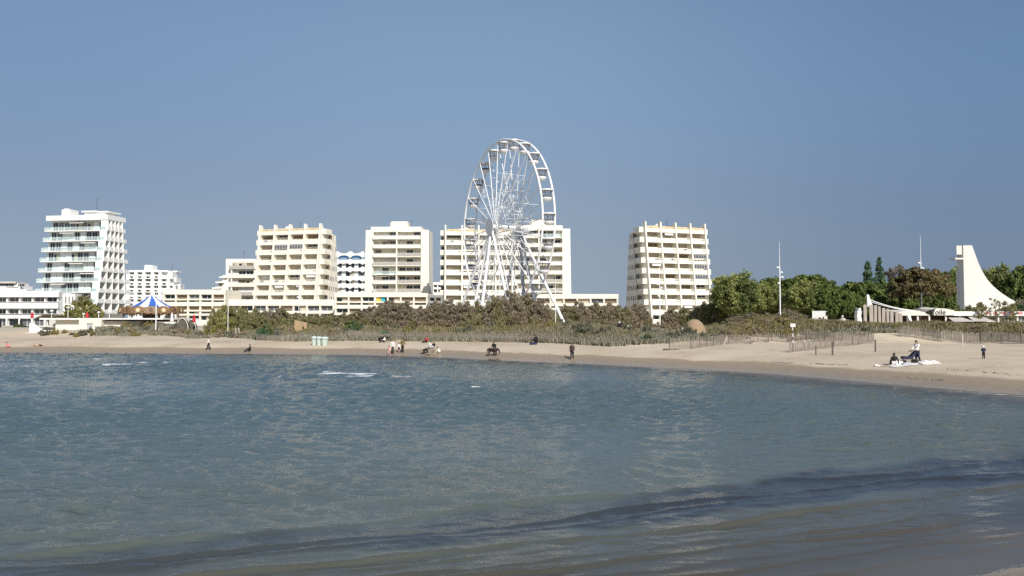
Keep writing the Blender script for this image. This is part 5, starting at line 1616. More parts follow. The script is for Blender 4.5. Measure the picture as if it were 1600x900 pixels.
def dome_tent(px, y0, Y, w_, label, mat, rim='white_canvas'):
    x = wx(px, Y); z0 = tz(x, Y) - .05; H = zat(y0, Y) - z0; r = w_ * Y / F / 2
    root = empty('dome_tent', (x, Y, z0), label, 'tent')
    MB().lathe([(r, 0), (r * .97, H * .25), (r * .85, H * .55), (r * .6, H * .82), (r * .3, H * .96), (.02, H)], 20).build('canvas', M[mat], root)
    b = MB()
    for k in range(12):
        a0, a1 = math.pi * k / 12, math.pi * (k + 1) / 12
        b.tube((r * math.cos(a0) * 1.01 * .75 + r * .26, -r * .66, H * math.sin(a0) * .98), (r * math.cos(a1) * 1.01 * .75 + r * .26, -r * .66, H * math.sin(a1) * .98), .06, n=5)
    if rim: b.build('rim', M[rim], root)
dome_tent(285, 496.5, 141, 26, 'larger dark olive dome tent at the foot of the low cream block', 'olive')
dome_tent(299, 498.5, 143, 20, 'smaller dark olive dome tent beside the larger one', 'olive')
dome_tent(1085, 498.5, 104, 39, 'brown thatched dome hut on the dune in front of the tamarisks', 'thatch', None)
p = at(1067, 504, 105)
solid('white_tarpaulin', MB().hexa([(-.6, -.3, 0), (.6, -.3, 0), (.7, .4, 0), (-.6, .4, 0), (-.1, -.05, 1.2), (.3, -.05, .9), (.3, .1, .9), (-.1, .1, 1.25)]), M['white_cloth'], 'white tarpaulin heap beside the thatched dome hut', 'tarpaulin', (p.x, p.y, tz(p.x, p.y) - .1))

# tan board panel, beach bins, leaning planks
p = ground_hit(470, 516); x = wx(470, 124); zt_ = tz(x, 124)
b = MB()
hh = zat(500, 124) - zt_
for k in range(8): b.box(-.92 + k * .232, -.02 - .01 * (k % 2), -.1, -.92 + k * .232 + .215, .03, hh * (1 - .025 * k))
solid('board_panel', b, M['plank_tan'], 'panel of upright tan boards on the dune above the bins', 'board panel', (x, 124, zt_))
for k, (px, w_, lb) in enumerate(((491.5, 9, 'leftmost of three pale green beach bins'), (499, 9.5, 'middle one of three pale green beach bins'), (507.5, 11.5, 'rightmost and widest of three pale green beach bins'))):
    p = ground_hit(499, 540); Y = p.y + .35 * (1 - k); s = Y / F
    x = wx(px, Y); r = w_ * s / 2; H = 14.5 * s
    root = empty('beach_bin', (x, Y, tz(x, Y) - .03), lb, 'bin', 'three beach bins at the foot of the dune')
    MB().lathe([(r * .72, 0), (r * .86, H * .4), (r * .92, H * .68)], 18).build('body', M['bin'], root, smooth=False)
    MB().lathe([(r * .9, H * .66), (r * .9, H * .74)], 18).build('opening', M['bin_dark'], root)
    MB().lathe([(r * 1.04, H * .73), (r * 1.04, H * .86), (r * .8, H * .97), (r * .1, H)], 18).build('lid', M['bin'], root)
for k, (px, lb) in enumerate(((368, 'left of two grey planks leaning on the dune below the oleanders'), (373, 'right of two grey planks leaning on the dune below the oleanders'))):
    Y = 127; x = wx(px, Y); z0 = tz(x, Y)
    solid('leaning_plank', MB().hexa([(.15, -.03, -.1), (.40, -.03, -.1), (.40, .03, -.1), (.15, .03, -.1), (-.2, .3, 1.45), (.05, .3, 1.45), (.05, .36, 1.45), (-.2, .36, 1.45)]), M['wood'], lb, 'plank', (x, Y, z0))

# ------------------------------------------------------------------ beach restaurant with the sail roofs
def restaurant():
    Y = 119; s = Y / F; z0 = 2.75
    x0 = wx(1350, Y)
    root = empty('beach_restaurant', (x0, Y, z0), 'beach restaurant with white sail roofs, wooden palisade and grey lettering on its roof edge', 'restaurant')
    Z = lambda y: zat(y, Y) - z0
    X = lambda p: wx(p, Y) - x0
    # palisade of wide weathered boards, lower to the right
    for k, (pa, pb, yt) in enumerate(((1349, 1355, 476), (1357, 1364, 476), (1364.5, 1370, 476.5), (1371, 1376, 479), (1377, 1383, 481), (1384, 1389, 483), (1390, 1396, 485), (1397, 1403, 487), (1404, 1410, 490))):
        MB().box(X(pa) + .04, -.1 - .12 * (k % 2), -.4, X(pb) - .06, .05 - .12 * (k % 2), Z(yt)).build('palisade_board', M['wood_pale'], root, rot=(0, R((k * 37 % 5 - 2) * .5), 0))
    # white stacked lockers at its left end
    b = MB()
    for pa, pb, ya, yb in ((1341, 1349, 485, 491), (1340.5, 1347, 491, 496), (1341, 1348.5, 496, 503), (1343, 1347, 481, 485)): b.box(X(pa), .3, Z(yb) - .5 * (yb > 500), X(pb) - .02, 1.3, Z(ya) - .02)
    b.build('white_locker', M['white'], root)
    # raking mast and the two long ties of the sail
    b = MB().hexa([(X(1357.5), .4, Z(479)), (X(1366), .4, Z(479)), (X(1366), .7, Z(479)), (X(1357.5), .7, Z(479)), (X(1357), .4, Z(460)), (X(1359.5), .4, Z(460)), (X(1359.5), .7, Z(460)), (X(1357), .7, Z(460))])
    b.build('sail_mast', M['steel_white'], root)
    b = MB()
    for a0, a1, w_ in (((1362, 468.5), (1432, 485.5), .07), ((1364, 472), (1440, 486.5), .05)):
        pts = [Vector((X(a0[0] + (a1[0] - a0[0]) * q / 8), .5, Z(a0[1] + (a1[1] - a0[1]) * q / 8) - .25 * math.sin(math.pi * q / 8))) for q in range(9)]
        for q in range(8): b.tube(pts[q], pts[q + 1], w_, n=5)
    b.build('tie', M['steel_white'], root)
    # pavilion roofs
    def roof(nm, pa, pb, ym, ya, yb, d=5.5, mat='offwhite', y0=0.0):
        n_ = 10; m_ = MB()
        top = [(X(pa + (pb - pa) * q / n_), Z(ya + (ym[q] if isinstance(ym, list) else 0))) for q in range(n_ + 1)]
        for q in range(n_):
            (xa, za), (xb, zb_) = top[q], top[q + 1]
            m_.hexa([(xa, y0, Z(yb)), (xb, y0, Z(yb)), (xb, y0 + d, Z(yb)), (xa, y0 + d, Z(yb)), (xa, y0, za), (xb, y0, zb_), (xb, y0 + d, zb_ + .25), (xa, y0 + d, za + .25)])
        return m_.build(nm, M[mat], root)
    roof('roof_sail', 1404, 1452, [2.0, .8, .2, 0, .1, .3, .2, .5, 1.2, 3, 5.5], 486, 493)
    roof('roof_sail', 1458, 1490, [1.2, .2, -.4, -.8, -.9, -.8, -.5, .2, .9, 1.5, 2.2], 482.8, 492.6, y0=-.2)
    MB().box(X(1489), -.1, Z(493), X(1660), 5, Z(486.5)).build('roof_edge', M['white_canvas'], root)
    MB().box(X(1489) + .02, -.14, Z(493.6), X(1660), 5.1, Z(492.95)).build('roof_trim', M['stone'], root)
    MB().hexa([(X(1447), -.1, Z(489.5)), (X(1456), -.1, Z(492)), (X(1456), .3, Z(492)), (X(1447), .3, Z(489.5)), (X(1447), -.1, Z(487.5)), (X(1462), -.1, Z(482)), (X(1462), .3, Z(482)), (X(1447), .3, Z(487.5))]).build('dark_sail', M['black'], root)
    # lettering on the roof edge
    cu = bpy.data.curves.new('lettering', 'FONT')
    cu.body = 'Voile'; cu.size = 1.04; cu.extrude = .015; cu.align_x = 'CENTER'
    tmp = bpy.data.objects.new('lettering_tmp', cu); COL.objects.link(tmp)
    bpy.context.view_layer.update()
    me_ = bpy.data.meshes.new_from_object(tmp.evaluated_get(bpy.context.evaluated_depsgraph_get()))
    bpy.data.objects.remove(tmp)
    me_.materials.clear(); me_.materials.append(M['text'])
    part('lettering', me_, root, (X(1464.5), -.26, Z(491.4)), (math.pi / 2, 0, 0))
    # walls, posts, glazing and awnings below
    MB().box(X(1412), 2.5, -.3, X(1660), 5, Z(492.8)).build('back_wall', M['brown_cloth'], root)
    for px in (1418, 1434, 1452, 1478, 1500, 1520, 1534, 1560, 1590):
        MB().box(X(px), .2, -.3, X(px) + .2, .4, Z(492.9)).build('post', M['white'], root)
    MB().hexa([(X(1421), -.1, Z(502)), (X(1424), -.1, Z(502)), (X(1424), .2, Z(502)), (X(1421), .2, Z(502)), (X(1417), -.1, Z(492.5)), (X(1422), -.1, Z(492.5)), (X(1422), .2, Z(492.5)), (X(1417), .2, Z(492.5))]).build('strut', M['white'], root)
    for pa, pb, ya, yb in ((1479, 1507, 496, 502), (1510, 1538, 494.5, 501.5)):
        MB().hexa([(X(pa - 4), -2.4, Z(yb) - .06), (X(pb), -2.4, Z(yb) - .06), (X(pb - 2), .2, Z(ya) - .06), (X(pa + 3), .2, Z(ya) - .06), (X(pa - 4), -2.4, Z(yb)), (X(pb), -2.4, Z(yb)), (X(pb - 2), .2, Z(ya)), (X(pa + 3), .2, Z(ya))]).build('awning', M['awning_grey'], root)
    for k, px in enumerate((1540, 1553, 1566, 1579, 1592)):
        part('window', win_mesh(1.15, .75, 'grey', 2), root, (X(px + 6), .45, Z(503)))
    for k in range(5): MB().box(X(1538 + 13 * k), -.02, Z(493.5), X(1538 + 13 * k + 7), .0, Z(489.2)).build('awning_stripe', M['pink_cloth'], root, (0, -.12, .2))
restaurant()

def parked_van():
    Y = 121.5; x = wx(1281, Y); z0 = tz(x, Y) + .02
    root = empty('parked_van', (x, Y, z0), 'white van parked under the pines, half hidden by dune grass', 'van', None, R(64))
    b = MB().prism([(-2.0, .35), (2.1, .35), (2.15, .9), (1.55, 1.05), (1.05, 1.75), (-1.95, 1.8), (-2.0, .9)], -.85, .85, 'y')
    b.build('body', M['white'], root)
    for dx in (-1.3, 1.35): MB().tube((dx, -.88, .33), (dx, -.7, .33), .33, n=14).build('wheel', M['black'], root)
    MB().prism([(-.9, 1.1), (1.3, 1.1), (.95, 1.65), (-.9, 1.65)], -.87, -.853, 'y').build('window', M['glass'], root)
parked_van()
p = Vector((wx(1316, 117), 117, tz(wx(1316, 117), 117) + .1))
stt = empty('white_sculpture', p, 'small pale stone figure sculpture standing at the edge of the pines', 'sculpture')
MB().lathe([(.5, 0), (.45, .5), (.3, .55), (.42, .7), (.36, 1.0), (.22, 1.25)], 12).build('torso', M['stone'], stt)
b = MB().capsule((0, 0, 1.42), (.02, 0, 1.5), .17, .15)
b.build('head', M['stone'], stt); MB().capsule((-.38, 0, 1.0), (-.5, -.1, .55), .11, .08).capsule((.36, 0, 1.05), (.5, -.1, .7), .11, .08).build('arms', M['stone'], stt)

# undergrowth under the park trees
for k in range(26):
    px = 1115 + k * 19.5 + vr.uniform(-6, 6)
    Y = 150 + vr.uniform(-4, 8)
    plant('park_shrub', MID[k % 2] if k % 3 else TAMG[k % 2], px, Y, 'dark green shrub growing under the park trees', 'shrub', 'shrubs under the park trees', 1.7, vr.uniform(1.1, 1.5) * (1.5 if k % 3 else .9), 2.9, stems=False)
for px, ty, Y, w_ in ((1176, 490, 122, .9), (1200, 491, 122, .9), (1230, 487, 123, 1.0), (1250, 491, 123, .8), (1148, 496, 120, .8)):
    z0 = tz(wx(px, Y), Y) - .05
    plant('tamarisk_bush', TAM[2], px, Y, 'low brown tamarisk in front of the light green park trees', 'shrub', 'low brown tamarisks before the park', w_, (zat(ty, Y) - z0) / 4.6, z0)

# ------------------------------------------------------------------ people and animals
def remeshed(mb, voxel, name, mats, smooth=True):
    me = mb.mesh(name, mats, fix=False)
    ob = bpy.data.objects.new('work', me); COL.objects.link(ob)
    md = ob.modifiers.new('r', 'REMESH'); md.mode = 'VOXEL'; md.voxel_size = voxel; md.use_smooth_shade = smooth
    bpy.context.view_layer.update()
    out = bpy.data.meshes.new_from_object(ob.evaluated_get(bpy.context.evaluated_depsgraph_get()))
    bpy.data.objects.remove(ob); out.name = name
    out.materials.clear()
    for m_ in (mats if isinstance(mats, (list, tuple)) else [mats]): out.materials.append(m_)
    return out

V3 = Vector
def joints(kind):
    """joint positions for a body one unit tall, facing -y"""
    J = dict(pel=V3((0, 0, .52)), che=V3((0, 0, .73)), nec=V3((0, .005, .83)), hea=V3((0, -.015, .93)))
    for s, q in ((-1, 'L'), (1, 'R')):
        J['s' + q] = V3((s * .105, 0, .80)); J['e' + q] = V3((s * .135, .015, .63)); J['w' + q] = V3((s * .14, -.05, .49))
        J['h' + q] = V3((s * .052, 0, .505)); J['k' + q] = V3((s * .058, -.012, .275)); J['a' + q] = V3((s * .058, .012, .045))
        J['t' + q] = V3((s * .07, -.085, .018))
    def put(**k):
        for n_, v in k.items(): J[n_] = V3(v)
    def upper(pel, che, nec, hea):
        put(pel=pel, che=che, nec=nec, hea=hea)
        sh = V3(che).lerp(V3(nec), .72)
        J['sL'] = sh + V3((-.105, 0, 0)); J['sR'] = sh + V3((.105, 0, 0))
    if kind == 'walk':
        put(kL=(-.05, -.095, .30), aL=(-.05, -.16, .055), tL=(-.055, -.245, .04), kR=(.05, .03, .275), aR=(.05, .165, .085), tR=(.055, .10, .02),
            eL=(-.135, .07, .63), wL=(-.13, .06, .49), eR=(.135, -.05, .63), wR=(.12, -.15, .52))
    elif kind == 'carry':
        put(eL=(-.14, -.03, .64), wL=(-.05, -.15, .60), eR=(.14, -.03, .64), wR=(.05, -.15, .62))
    elif kind == 'push':
        put(che=(0, -.03, .73), nec=(0, -.05, .83), hea=(0, -.075, .925), sL=(-.105, -.03, .80), sR=(.105, -.03, .80), eL=(-.12, -.12, .66), wL=(-.09, -.25, .60), eR=(.12, -.12, .66), wR=(.09, -.25, .60),
            kR=(.05, .03, .275), aR=(.05, .12, .07), tR=(.055, .05, .02))
    elif kind == 'hips':
        put(eL=(-.21, .04, .66), wL=(-.10, -.03, .56), eR=(.21, .04, .66), wR=(.10, -.03, .56))
    elif kind in ('sit', 'sitlean', 'sitarms'):
        b_ = .10 if kind == 'sitlean' else .03
        upper((0, 0, .075), (0, b_, .275), (0, b_ + .005, .375), (0, b_ - .015, .475))
        for s, q in ((-1, 'L'), (1, 'R')):
            put(**{'h' + q: (s * .055, -.02, .075), 'k' + q: (s * .075, -.20, .20), 'a' + q: (s * .07, -.36, .045), 't' + q: (s * .08, -.45, .03)})
            if kind == 'sitlean': put(**{'e' + q: (s * .16, .17, .2), 'w' + q: (s * .16, .25, .03)})
            else: put(**{'e' + q: (s * .135, -.03, .22), 'w' + q: (s * .09, -.19, .22)})
    elif kind == 'crouch':
        upper((0, .09, .20), (0, -.03, .36), (0, -.10, .445), (0, -.16, .525))
        for s, q in ((-1, 'L'), (1, 'R')):
            put(**{'h' + q: (s * .055, .07, .19), 'k' + q: (s * .10, -.13, .265), 'a' + q: (s * .085, .03, .045), 't' + q: (s * .10, -.06, .018), 'e' + q: (s * .13, -.17, .28), 'w' + q: (s * .08, -.28, .12)})
    elif kind == 'kneel':
        upper((0, .13, .27), (0, -.07, .33), (0, -.16, .37), (0, -.24, .41))
        for s, q in ((-1, 'L'), (1, 'R')):
            put(**{'h' + q: (s * .055, .12, .25), 'k' + q: (s * .07, .06, .04), 'a' + q: (s * .06, .30, .04), 't' + q: (s * .06, .37, .03), 'e' + q: (s * .13, -.14, .19), 'w' + q: (s * .10, -.18, .05)})
    elif kind == 'bend':
        upper((0, .05, .50), (0, -.10, .64), (0, -.185, .70), (0, -.26, .755))
        for s, q in ((-1, 'L'), (1, 'R')): put(**{'h' + q: (s * .052, .045, .49), 'e' + q: (s * .12, -.20, .52), 'w' + q: (s * .09, -.26, .40)})
    elif kind == 'lean':
        upper((0, .03, .51), (0, -.05, .71), (0, -.09, .80), (0, -.15, .88))
        for s, q in ((-1, 'L'), (1, 'R')): put(**{'e' + q: (s * .135, -.09, .63), 'w' + q: (s * .11, -.2, .55)})
    elif kind == 'lie':
        upper((0, 0, .06), (0, .21, .065), (0, .31, .065), (0, .41, .075))
        for s, q in ((-1, 'L'), (1, 'R')):
            put(**{'h' + q: (s * .052, -.02, .055), 'k' + q: (s * .06, -.24, .075), 'a' + q: (s * .06, -.47, .035), 't' + q: (s * .07, -.50, .10), 'e' + q: (s * .17, .15, .03), 'w' + q: (s * .16, .0, .025)})
    return J

HAIR = {'dark': 'hair', 'brown': 'hair_brown', 'fair': 'hair_fair'}
def person(label, px, py, hpx, pose, heading, top=None, legs=None, hair='dark', long_hair=False, skirt=None, height=None, shoes='black', hood=None, group=None, short=False, base=None, dy=0.0, sleeves=True):
    """heading in degrees: 0 faces the viewer, 90 faces right"""
    p = ground_hit(px, py) if base is None else base
    p = p + Vector((0, dy, 0))
    Ht = height or hpx * p.y / F
    J = joints(pose)
    root = empty('person', p, label, 'person', group, R(heading))
    k = Ht
    child = 1.18 if Ht < 1.35 else 1.0
    S_ = {n_: v * k for n_, v in J.items()}
    hr = .062 * k * child
    b = MB()
    up = (S_['hea'] - S_['nec']).normalized()
    fwd = Vector((0, -1, 0)) - up * (-up.y); fwd = fwd.normalized() if fwd.length > .2 else Vector((0, 0, 1))
    side = up.cross(fwd)
    hc = S_['hea']
    # torso
    b.capsule(S_['pel'], S_['pel'].lerp(S_['che'], .5), .072 * k, .066 * k); b.capsule(S_['pel'].lerp(S_['che'], .5), S_['che'], .066 * k, .078 * k)
    b.capsule(S_['che'] + (S_['sL'] - S_['che']) * .5, S_['che'] + (S_['sR'] - S_['che']) * .5, .055 * k)
    b.capsule(S_['sL'].lerp(S_['nec'], .1), S_['sR'].lerp(S_['nec'], .1), .036 * k)
    b.capsule(S_['che'], S_['nec'], .05 * k, .033 * k); b.capsule(S_['nec'], hc, .032 * k)
    # head: skull, jaw, nose, ears, chin
    b.capsule(hc - up * hr * .25, hc + up * hr * .35 - fwd * hr * .12, hr * .86, hr * .95)
    b.capsule(hc - up * hr * .7 + fwd * hr * .25, hc - up * hr * .2 + fwd * hr * .2, hr * .52, hr * .7)
    b.capsule(hc + fwd * hr * .85 + up * hr * .1, hc + fwd * hr * 1.12 - up * hr * .2, hr * .10, hr * .17, 6)
    for s in (-1, 1): b.capsule(hc + side * s * hr * .9 + up * hr * .12, hc + side * s * hr * .93 - up * hr * .2, hr * .16, hr * .13, 6)
    b.capsule(hc + fwd * hr * .88 - up * hr * .55 - side * hr * .2, hc + fwd * hr * .88 - up * hr * .55 + side * hr * .2, hr * .09, n=6)
    for q, s in (('L', -1), ('R', 1)):
        b.capsule(S_['s' + q], S_['e' + q], .030 * k, .024 * k); b.capsule(S_['e' + q], S_['w' + q], .024 * k, .016 * k)
        b.capsule(S_['h' + q], S_['k' + q], .052 * k, .036 * k); b.capsule(S_['k' + q], S_['a' + q], .035 * k, .021 * k)
        b.capsule(S_['a' + q], S_['t' + q], .022 * k, .017 * k)
        # hand: palm, four fingers, thumb
        f = (S_['w' + q] - S_['e' + q]).normalized(); w0 = S_['w' + q]
        sd_ = f.cross(Vector((s, 0, .2))).normalized(); pl = f.cross(sd_)
        palm = w0 + f * .045 * k
        b.capsule(w0, palm, .017 * k, .021 * k)
        for j, L_ in enumerate((.034, .041, .039, .030)):
            r0 = palm + sd_ * (j - 1.5) * .0105 * k
            m1 = r0 + f * L_ * .6 * k; e1 = m1 + (f * .8 + pl * .35 * s) * L_ * .5 * k
            b.capsule(r0, m1, .0052 * k, n=6); b.capsule(m1, e1, .005 * k, .004 * k, 6)
        tb = w0 + f * .018 * k - sd_ * .016 * k
        b.capsule(tb, tb + (f * .7 - sd_ * .7) * .03 * k, .0062 * k, .005 * k, 6)
    part('body', remeshed(b, max(.0075, .0062 * k), 'body', M['skin']), root)
    # hair
    b = MB()
    b.capsule(hc + up * hr * .2 - fwd * hr * .25, hc + up * hr * .42 - fwd * hr * .12, hr * 1.02, hr * 1.0)
    if long_hair:
        b.capsule(hc - fwd * hr * .5, S_['nec'] - fwd * hr * .8 - up * hr * .5, hr * .85, hr * .7); b.capsule(S_['nec'] - fwd * hr * .8, S_['che'] - fwd * (.075 * k), hr * .7, hr * .35)
    if hood: b.capsule(hc + up * hr * .1 - fwd * hr * .2, hc + up * hr * .3 - fwd * hr * .15, hr * 1.18)
    part('hood' if hood else 'hair', remeshed(b, .014 * k, 'hair', M[hood or HAIR[hair]]), root)
    for s in (-1, 1):
        MB().capsule(hc + fwd * hr * .86 + side * s * hr * .36 + up * hr * .12, hc + fwd * hr * .88 + side * s * hr * .40 + up * hr * .12, hr * .11, n=6).build('eye', M['black'], root)
    if top:
        b = MB(); g = .012 * k
        b.capsule(S_['pel'] + (S_['che'] - S_['pel']) * .05, S_['pel'].lerp(S_['che'], .5), .072 * k + g, .068 * k + g); b.capsule(S_['pel'].lerp(S_['che'], .5), S_['che'], .068 * k + g, .080 * k + g)
        b.capsule(S_['che'] + (S_['sL'] - S_['che']) * .5, S_['che'] + (S_['sR'] - S_['che']) * .5, .055 * k + g)
        b.capsule(S_['sL'].lerp(S_['nec'], .1), S_['sR'].lerp(S_['nec'], .1), .036 * k + g); b.capsule(S_['che'], S_['nec'].lerp(S_['che'], .25), .05 * k + g, .04 * k + g)
        for q in 'LR':
            b.capsule(S_['s' + q], S_['e' + q], .031 * k + g, .026 * k + g)
            if sleeves: b.capsule(S_['e' + q], S_['e' + q].lerp(S_['w' + q], .88), .026 * k + g, .020 * k + g)
        part('top', remeshed(b, .013 * k, 'top', M[top]), root)
    if legs:
        b = MB(); g = .011 * k
        b.capsule(S_['pel'], S_['pel'] + (S_['che'] - S_['pel']) * .12, .073 * k + g)
        for q in 'LR':
            b.capsule(S_['h' + q], S_['k' + q] if not short else S_['h' + q].lerp(S_['k' + q], .75), .053 * k + g, .040 * k + g)
            if not short: b.capsule(S_['k' + q], S_['k' + q].lerp(S_['a' + q], .95), .038 * k + g, .028 * k + g)
        part('trousers', remeshed(b, .013 * k, 'trousers', M[legs]), root)
    if skirt:
        b = MB(); b.capsule(S_['pel'] + Vector((0, 0, .06 * k)), Vector((0, 0, .11 * k)) + (S_['aL'] + S_['aR']) * .5 * .6, .078 * k, .105 * k, 16)
        part('skirt', remeshed(b, .014 * k, 'skirt', M[skirt]), root)
    if shoes:
        b = MB()
        for q in 'LR':
            b.capsule(S_['a' + q] - Vector((0, 0, .012 * k)), S_['t' + q], .026 * k, .021 * k)
            b.build('shoe', M[shoes], root, smooth=True); b = MB()
    return root

person('person in white top and black trousers walking left alone on the far left sand', 326, 547, 20, 'walk', -70, 'white_cloth', 'black', 'brown', height=1.66)
person('person in dark clothes sitting alone on the sand by the water, beneath the oleanders', 390, 549.5, 10, 'sit', -60, 'black', 'black', 'dark', height=1.7)
person('person in bright pink crouching at the water edge at far left', 13, 544, 9, 'crouch', -70, 'pink_cloth', 'pink_cloth', 'dark', height=1.35)
person('person in dark swimwear lying flat on the sand at far left', 62, 541, 3, 'lie', 95, None, 'black', 'dark', height=1.7, short=True, shoes=None)
person('child in pale pink top walking towards the water left of the family group', 608.5, 556.5, 18.5, 'walk', -25, 'pale_pink', 'pale_pink', 'brown', True, height=1.28, short=True, shoes=None)
person('woman in pale top and long dark skirt with the group by the water', 613.5, 553, 23.5, 'stand', 10, 'white_cloth', None, 'fair', False, skirt='dark_skirt', height=1.72)
person('child in white top and black shorts between the woman and the man', 623.5, 551.5, 16, 'stand', -15, 'white_cloth', 'black', 'dark', height=1.22, short=True)
person('man in olive jacket and dark trousers standing at the right of the group', 629, 551.5, 23, 'hips', -30, 'olive_cloth', 'black', 'dark', height=1.74)
person('person in black kneeling over the sand left of the sand castle', 664.5, 553, 8.5, 'kneel', 80, 'black', 'black', 'dark', height=1.6)
person('person in white crouching in the sand behind the sand castle', 670.5, 545, 10, 'crouch', 60, 'white_cloth', 'white_cloth', 'brown', height=1.6)
person('person in black and white sitting behind the sand castle', 677.5, 545, 10, 'sitarms', -30, 'black', 'grey_cloth', 'brown', height=1.65)
person('child in white crouching at the right of the sand castle', 686, 552.5, 8, 'crouch', -70, 'white_cloth', 'white_cloth', 'dark', height=1.25)
person('person in red top sitting against the paling fence', 666.5, 535.5, 9, 'sit', -50, 'red', 'black', 'dark', height=1.6)
person('person in white top and dark trousers sitting under the dark green parasol', 600.5, 535, 10, 'sit', -60, 'white_cloth', 'black', 'dark', height=1.65)
person('person in black with a dark hat sitting behind the parasol shade', 598, 532, 10, 'sit', -40, 'black', 'black', 'dark', height=1.6, dy=.5)
person('person in black leaning over a bag at the paling fence below the wheel', 838.5, 536, 12, 'crouch', -60, 'black', 'black', 'dark', True, height=1.75)
person('person in brown hooded jacket and dark trousers walking alone by the water', 894, 562, 25, 'walk', -12, 'brown_cloth', 'black', 'brown', height=1.70, hood='brown_cloth')
person('person in black sitting with back turned on the picnic sheet', 1396.5, 570, 16.5, 'sitlean', 168, 'black', 'black', 'dark', True, height=1.62)
pw_ = person('woman in pale top and dark trousers standing behind the navy pushchair', 1433.5, 567, 36, 'push', -62, 'white_cloth', 'navy', 'dark', True, height=1.68, shoes='white_cloth')
person('small child in navy with a pale hat standing alone on the open sand', 1537, 561, 17.5, 'carry', 160, 'navy', 'black', 'fair', height=.98, hood='white_cloth')
person('person in black with pale hood half hidden in the grass of the dune point', 967.5, 523, 14, 'stand', 150, 'black', 'black', 'fair', height=1.7, hood='white_cloth', base=Vector((wx(967.5, 112), 112, tz(wx(967.5, 112), 112) - .3)))
person('person in black standing beside the dark pony', 772.5, 556.5, 21.5, 'lean', -20, 'black', 'black', 'dark', height=1.66)

def pony():
    p = ground_hit(771, 557.5) + Vector((0, .35, 0))
    root = empty('pony', p, 'small dark pony with lowered head standing beside a person in black', 'pony', rz=R(-24))
    b = MB()
    b.capsule((-.52, 0, .72), (.18, 0, .70), .20, .215); b.capsule((-.1, 0, .70), (.30, 0, .74), .22, .17)
    b.capsule((-.55, 0, .74), (-.40, 0, .74), .19, .2)
    b.capsule((.34, 0, .76), (.60, 0, .74), .16, .12)                     # neck
    b.capsule((.62, 0, .76), (.74, 0, .52), .11, .08); b.capsule((.74, 0, .52), (.77, 0, .38), .08, .065)   # head
    for s in (-1, 1):
        b.capsule((.60, s * .055, .84), (.57, s * .07, .93), .028, .012, 6)          # ears
        b.capsule((-.55, s * .10, .66), (-.50, s * .11, .48), .12, .075)               # thigh, stifle forward
        b.capsule((-.50, s * .11, .48), (-.66 - .05 * s, s * .10, .28), .07, .04)      # to the hock
        b.capsule((-.66 - .05 * s, s * .10, .28), (-.67 - .06 * s, s * .10, .05), .036, .028); b.capsule((-.67 - .06 * s, s * .1, .04), (-.63 - .06 * s, s * .1, .025), .04, .035)
        b.capsule((.28, s * .10, .62), (.30 + .05 * s, s * .10, .34), .08, .048); b.capsule((.30 + .05 * s, s * .10, .34), (.31 + .06 * s, s * .10, .05), .038, .028)
        b.capsule((.31 + .06 * s, s * .1, .04), (.35 + .06 * s, s * .1, .025), .04, .035)
    part('body', remeshed(b, .016, 'body', M['pony']), root)
    b = MB().capsule((-.72, 0, .82), (-.80, 0, .62), .045, .06).capsule((-.80, 0, .62), (-.80, 0, .28), .06, .02)
    part('tail', remeshed(b, .016, 'tail', M['black']), root)
    b = MB().capsule((.30, 0, .92), (.56, 0, .87), .04, .04).capsule((.58, 0, .86), (.72, 0, .74), .035, .02)
    part('mane', remeshed(b, .014, 'mane', M['black']), root)
pony()

# things lying about on the sand
def heap(name, label, cat, px, py, w_, h_, d_, mat, seed=0, lumps=5, base=None):
    rs = random.Random(seed); p = ground_hit(px, py) if base is None else base
    b = MB()
    for k in range(lumps):
        x = rs.uniform(-.5, .5) * w_; y = rs.uniform(-.5, .5) * d_; r = h_ * rs.uniform(.45, .9) * .6
        b.capsule((x - r * .6, y, r * .5), (x + r * .6, y + rs.uniform(-.1, .1), r * .5), r, r * .8)
    b.box(-w_ * .55, -d_ * .5, -.05, w_ * .55, d_ * .5, .06)
    return tag(part(name, remeshed(b, max(.02, h_ * .06), name, M[mat]), None, p), label, cat)
heap('seaweed_patch', 'dark seaweed patch at the waterline in front of the pony', 'seaweed', 773, 563.3, 1.35, .14, .35, 'seaweed', 1, 12)  # low dark lumps on the sand at the waterline
p = ground_hit(680.5, 552); s_ = p.y / F
solid('sand_castle', MB().lathe([(.42, -.05), (.36, .12), (.30, .44), (.26, .46)], 14), M['wetsand'], 'grey sand castle like a turned out bucket among the crouching people', 'sand castle', p)
heap('sand_pile', 'low pile of dug damp sand in front of the sand castle', 'sand pile', 674, 553.5, 1.2, .2, .5, 'wetsand', 3, 7)
heap('beach_bag', 'dark bag on the sand at the paling fence below the wheel', 'bag', 834, 538.5, .5, .4, .4, 'navy', 4)
heap('driftwood_pile', 'dark driftwood lying at the foot of the paling fence below the wheel', 'driftwood', 864, 535.8, 1.0, .25, .4, 'wood_dark', 5, 6)
heap('dune_debris', 'dark branches lying at the end of the climbing paling fence', 'branches', 1050, 547, 1.6, .22, .4, 'wood_dark', 6, 8)
def beach_parasol():
    p = ground_hit(601, 534) + Vector((0, .5, 0)); 
    root = empty('beach_parasol', p, 'low dark green beach parasol over two sitting people left of the family group', 'parasol')
    MB().lathe([(.85, 1.12), (.7, 1.24), (.4, 1.36), (.02, 1.42)], 10).build('canopy', M['green_cloth'], root)
    MB().tube((0, 0, -.2), (0, 0, 1.45), .02, n=6).build('pole', M['steel_white'], root)
beach_parasol()
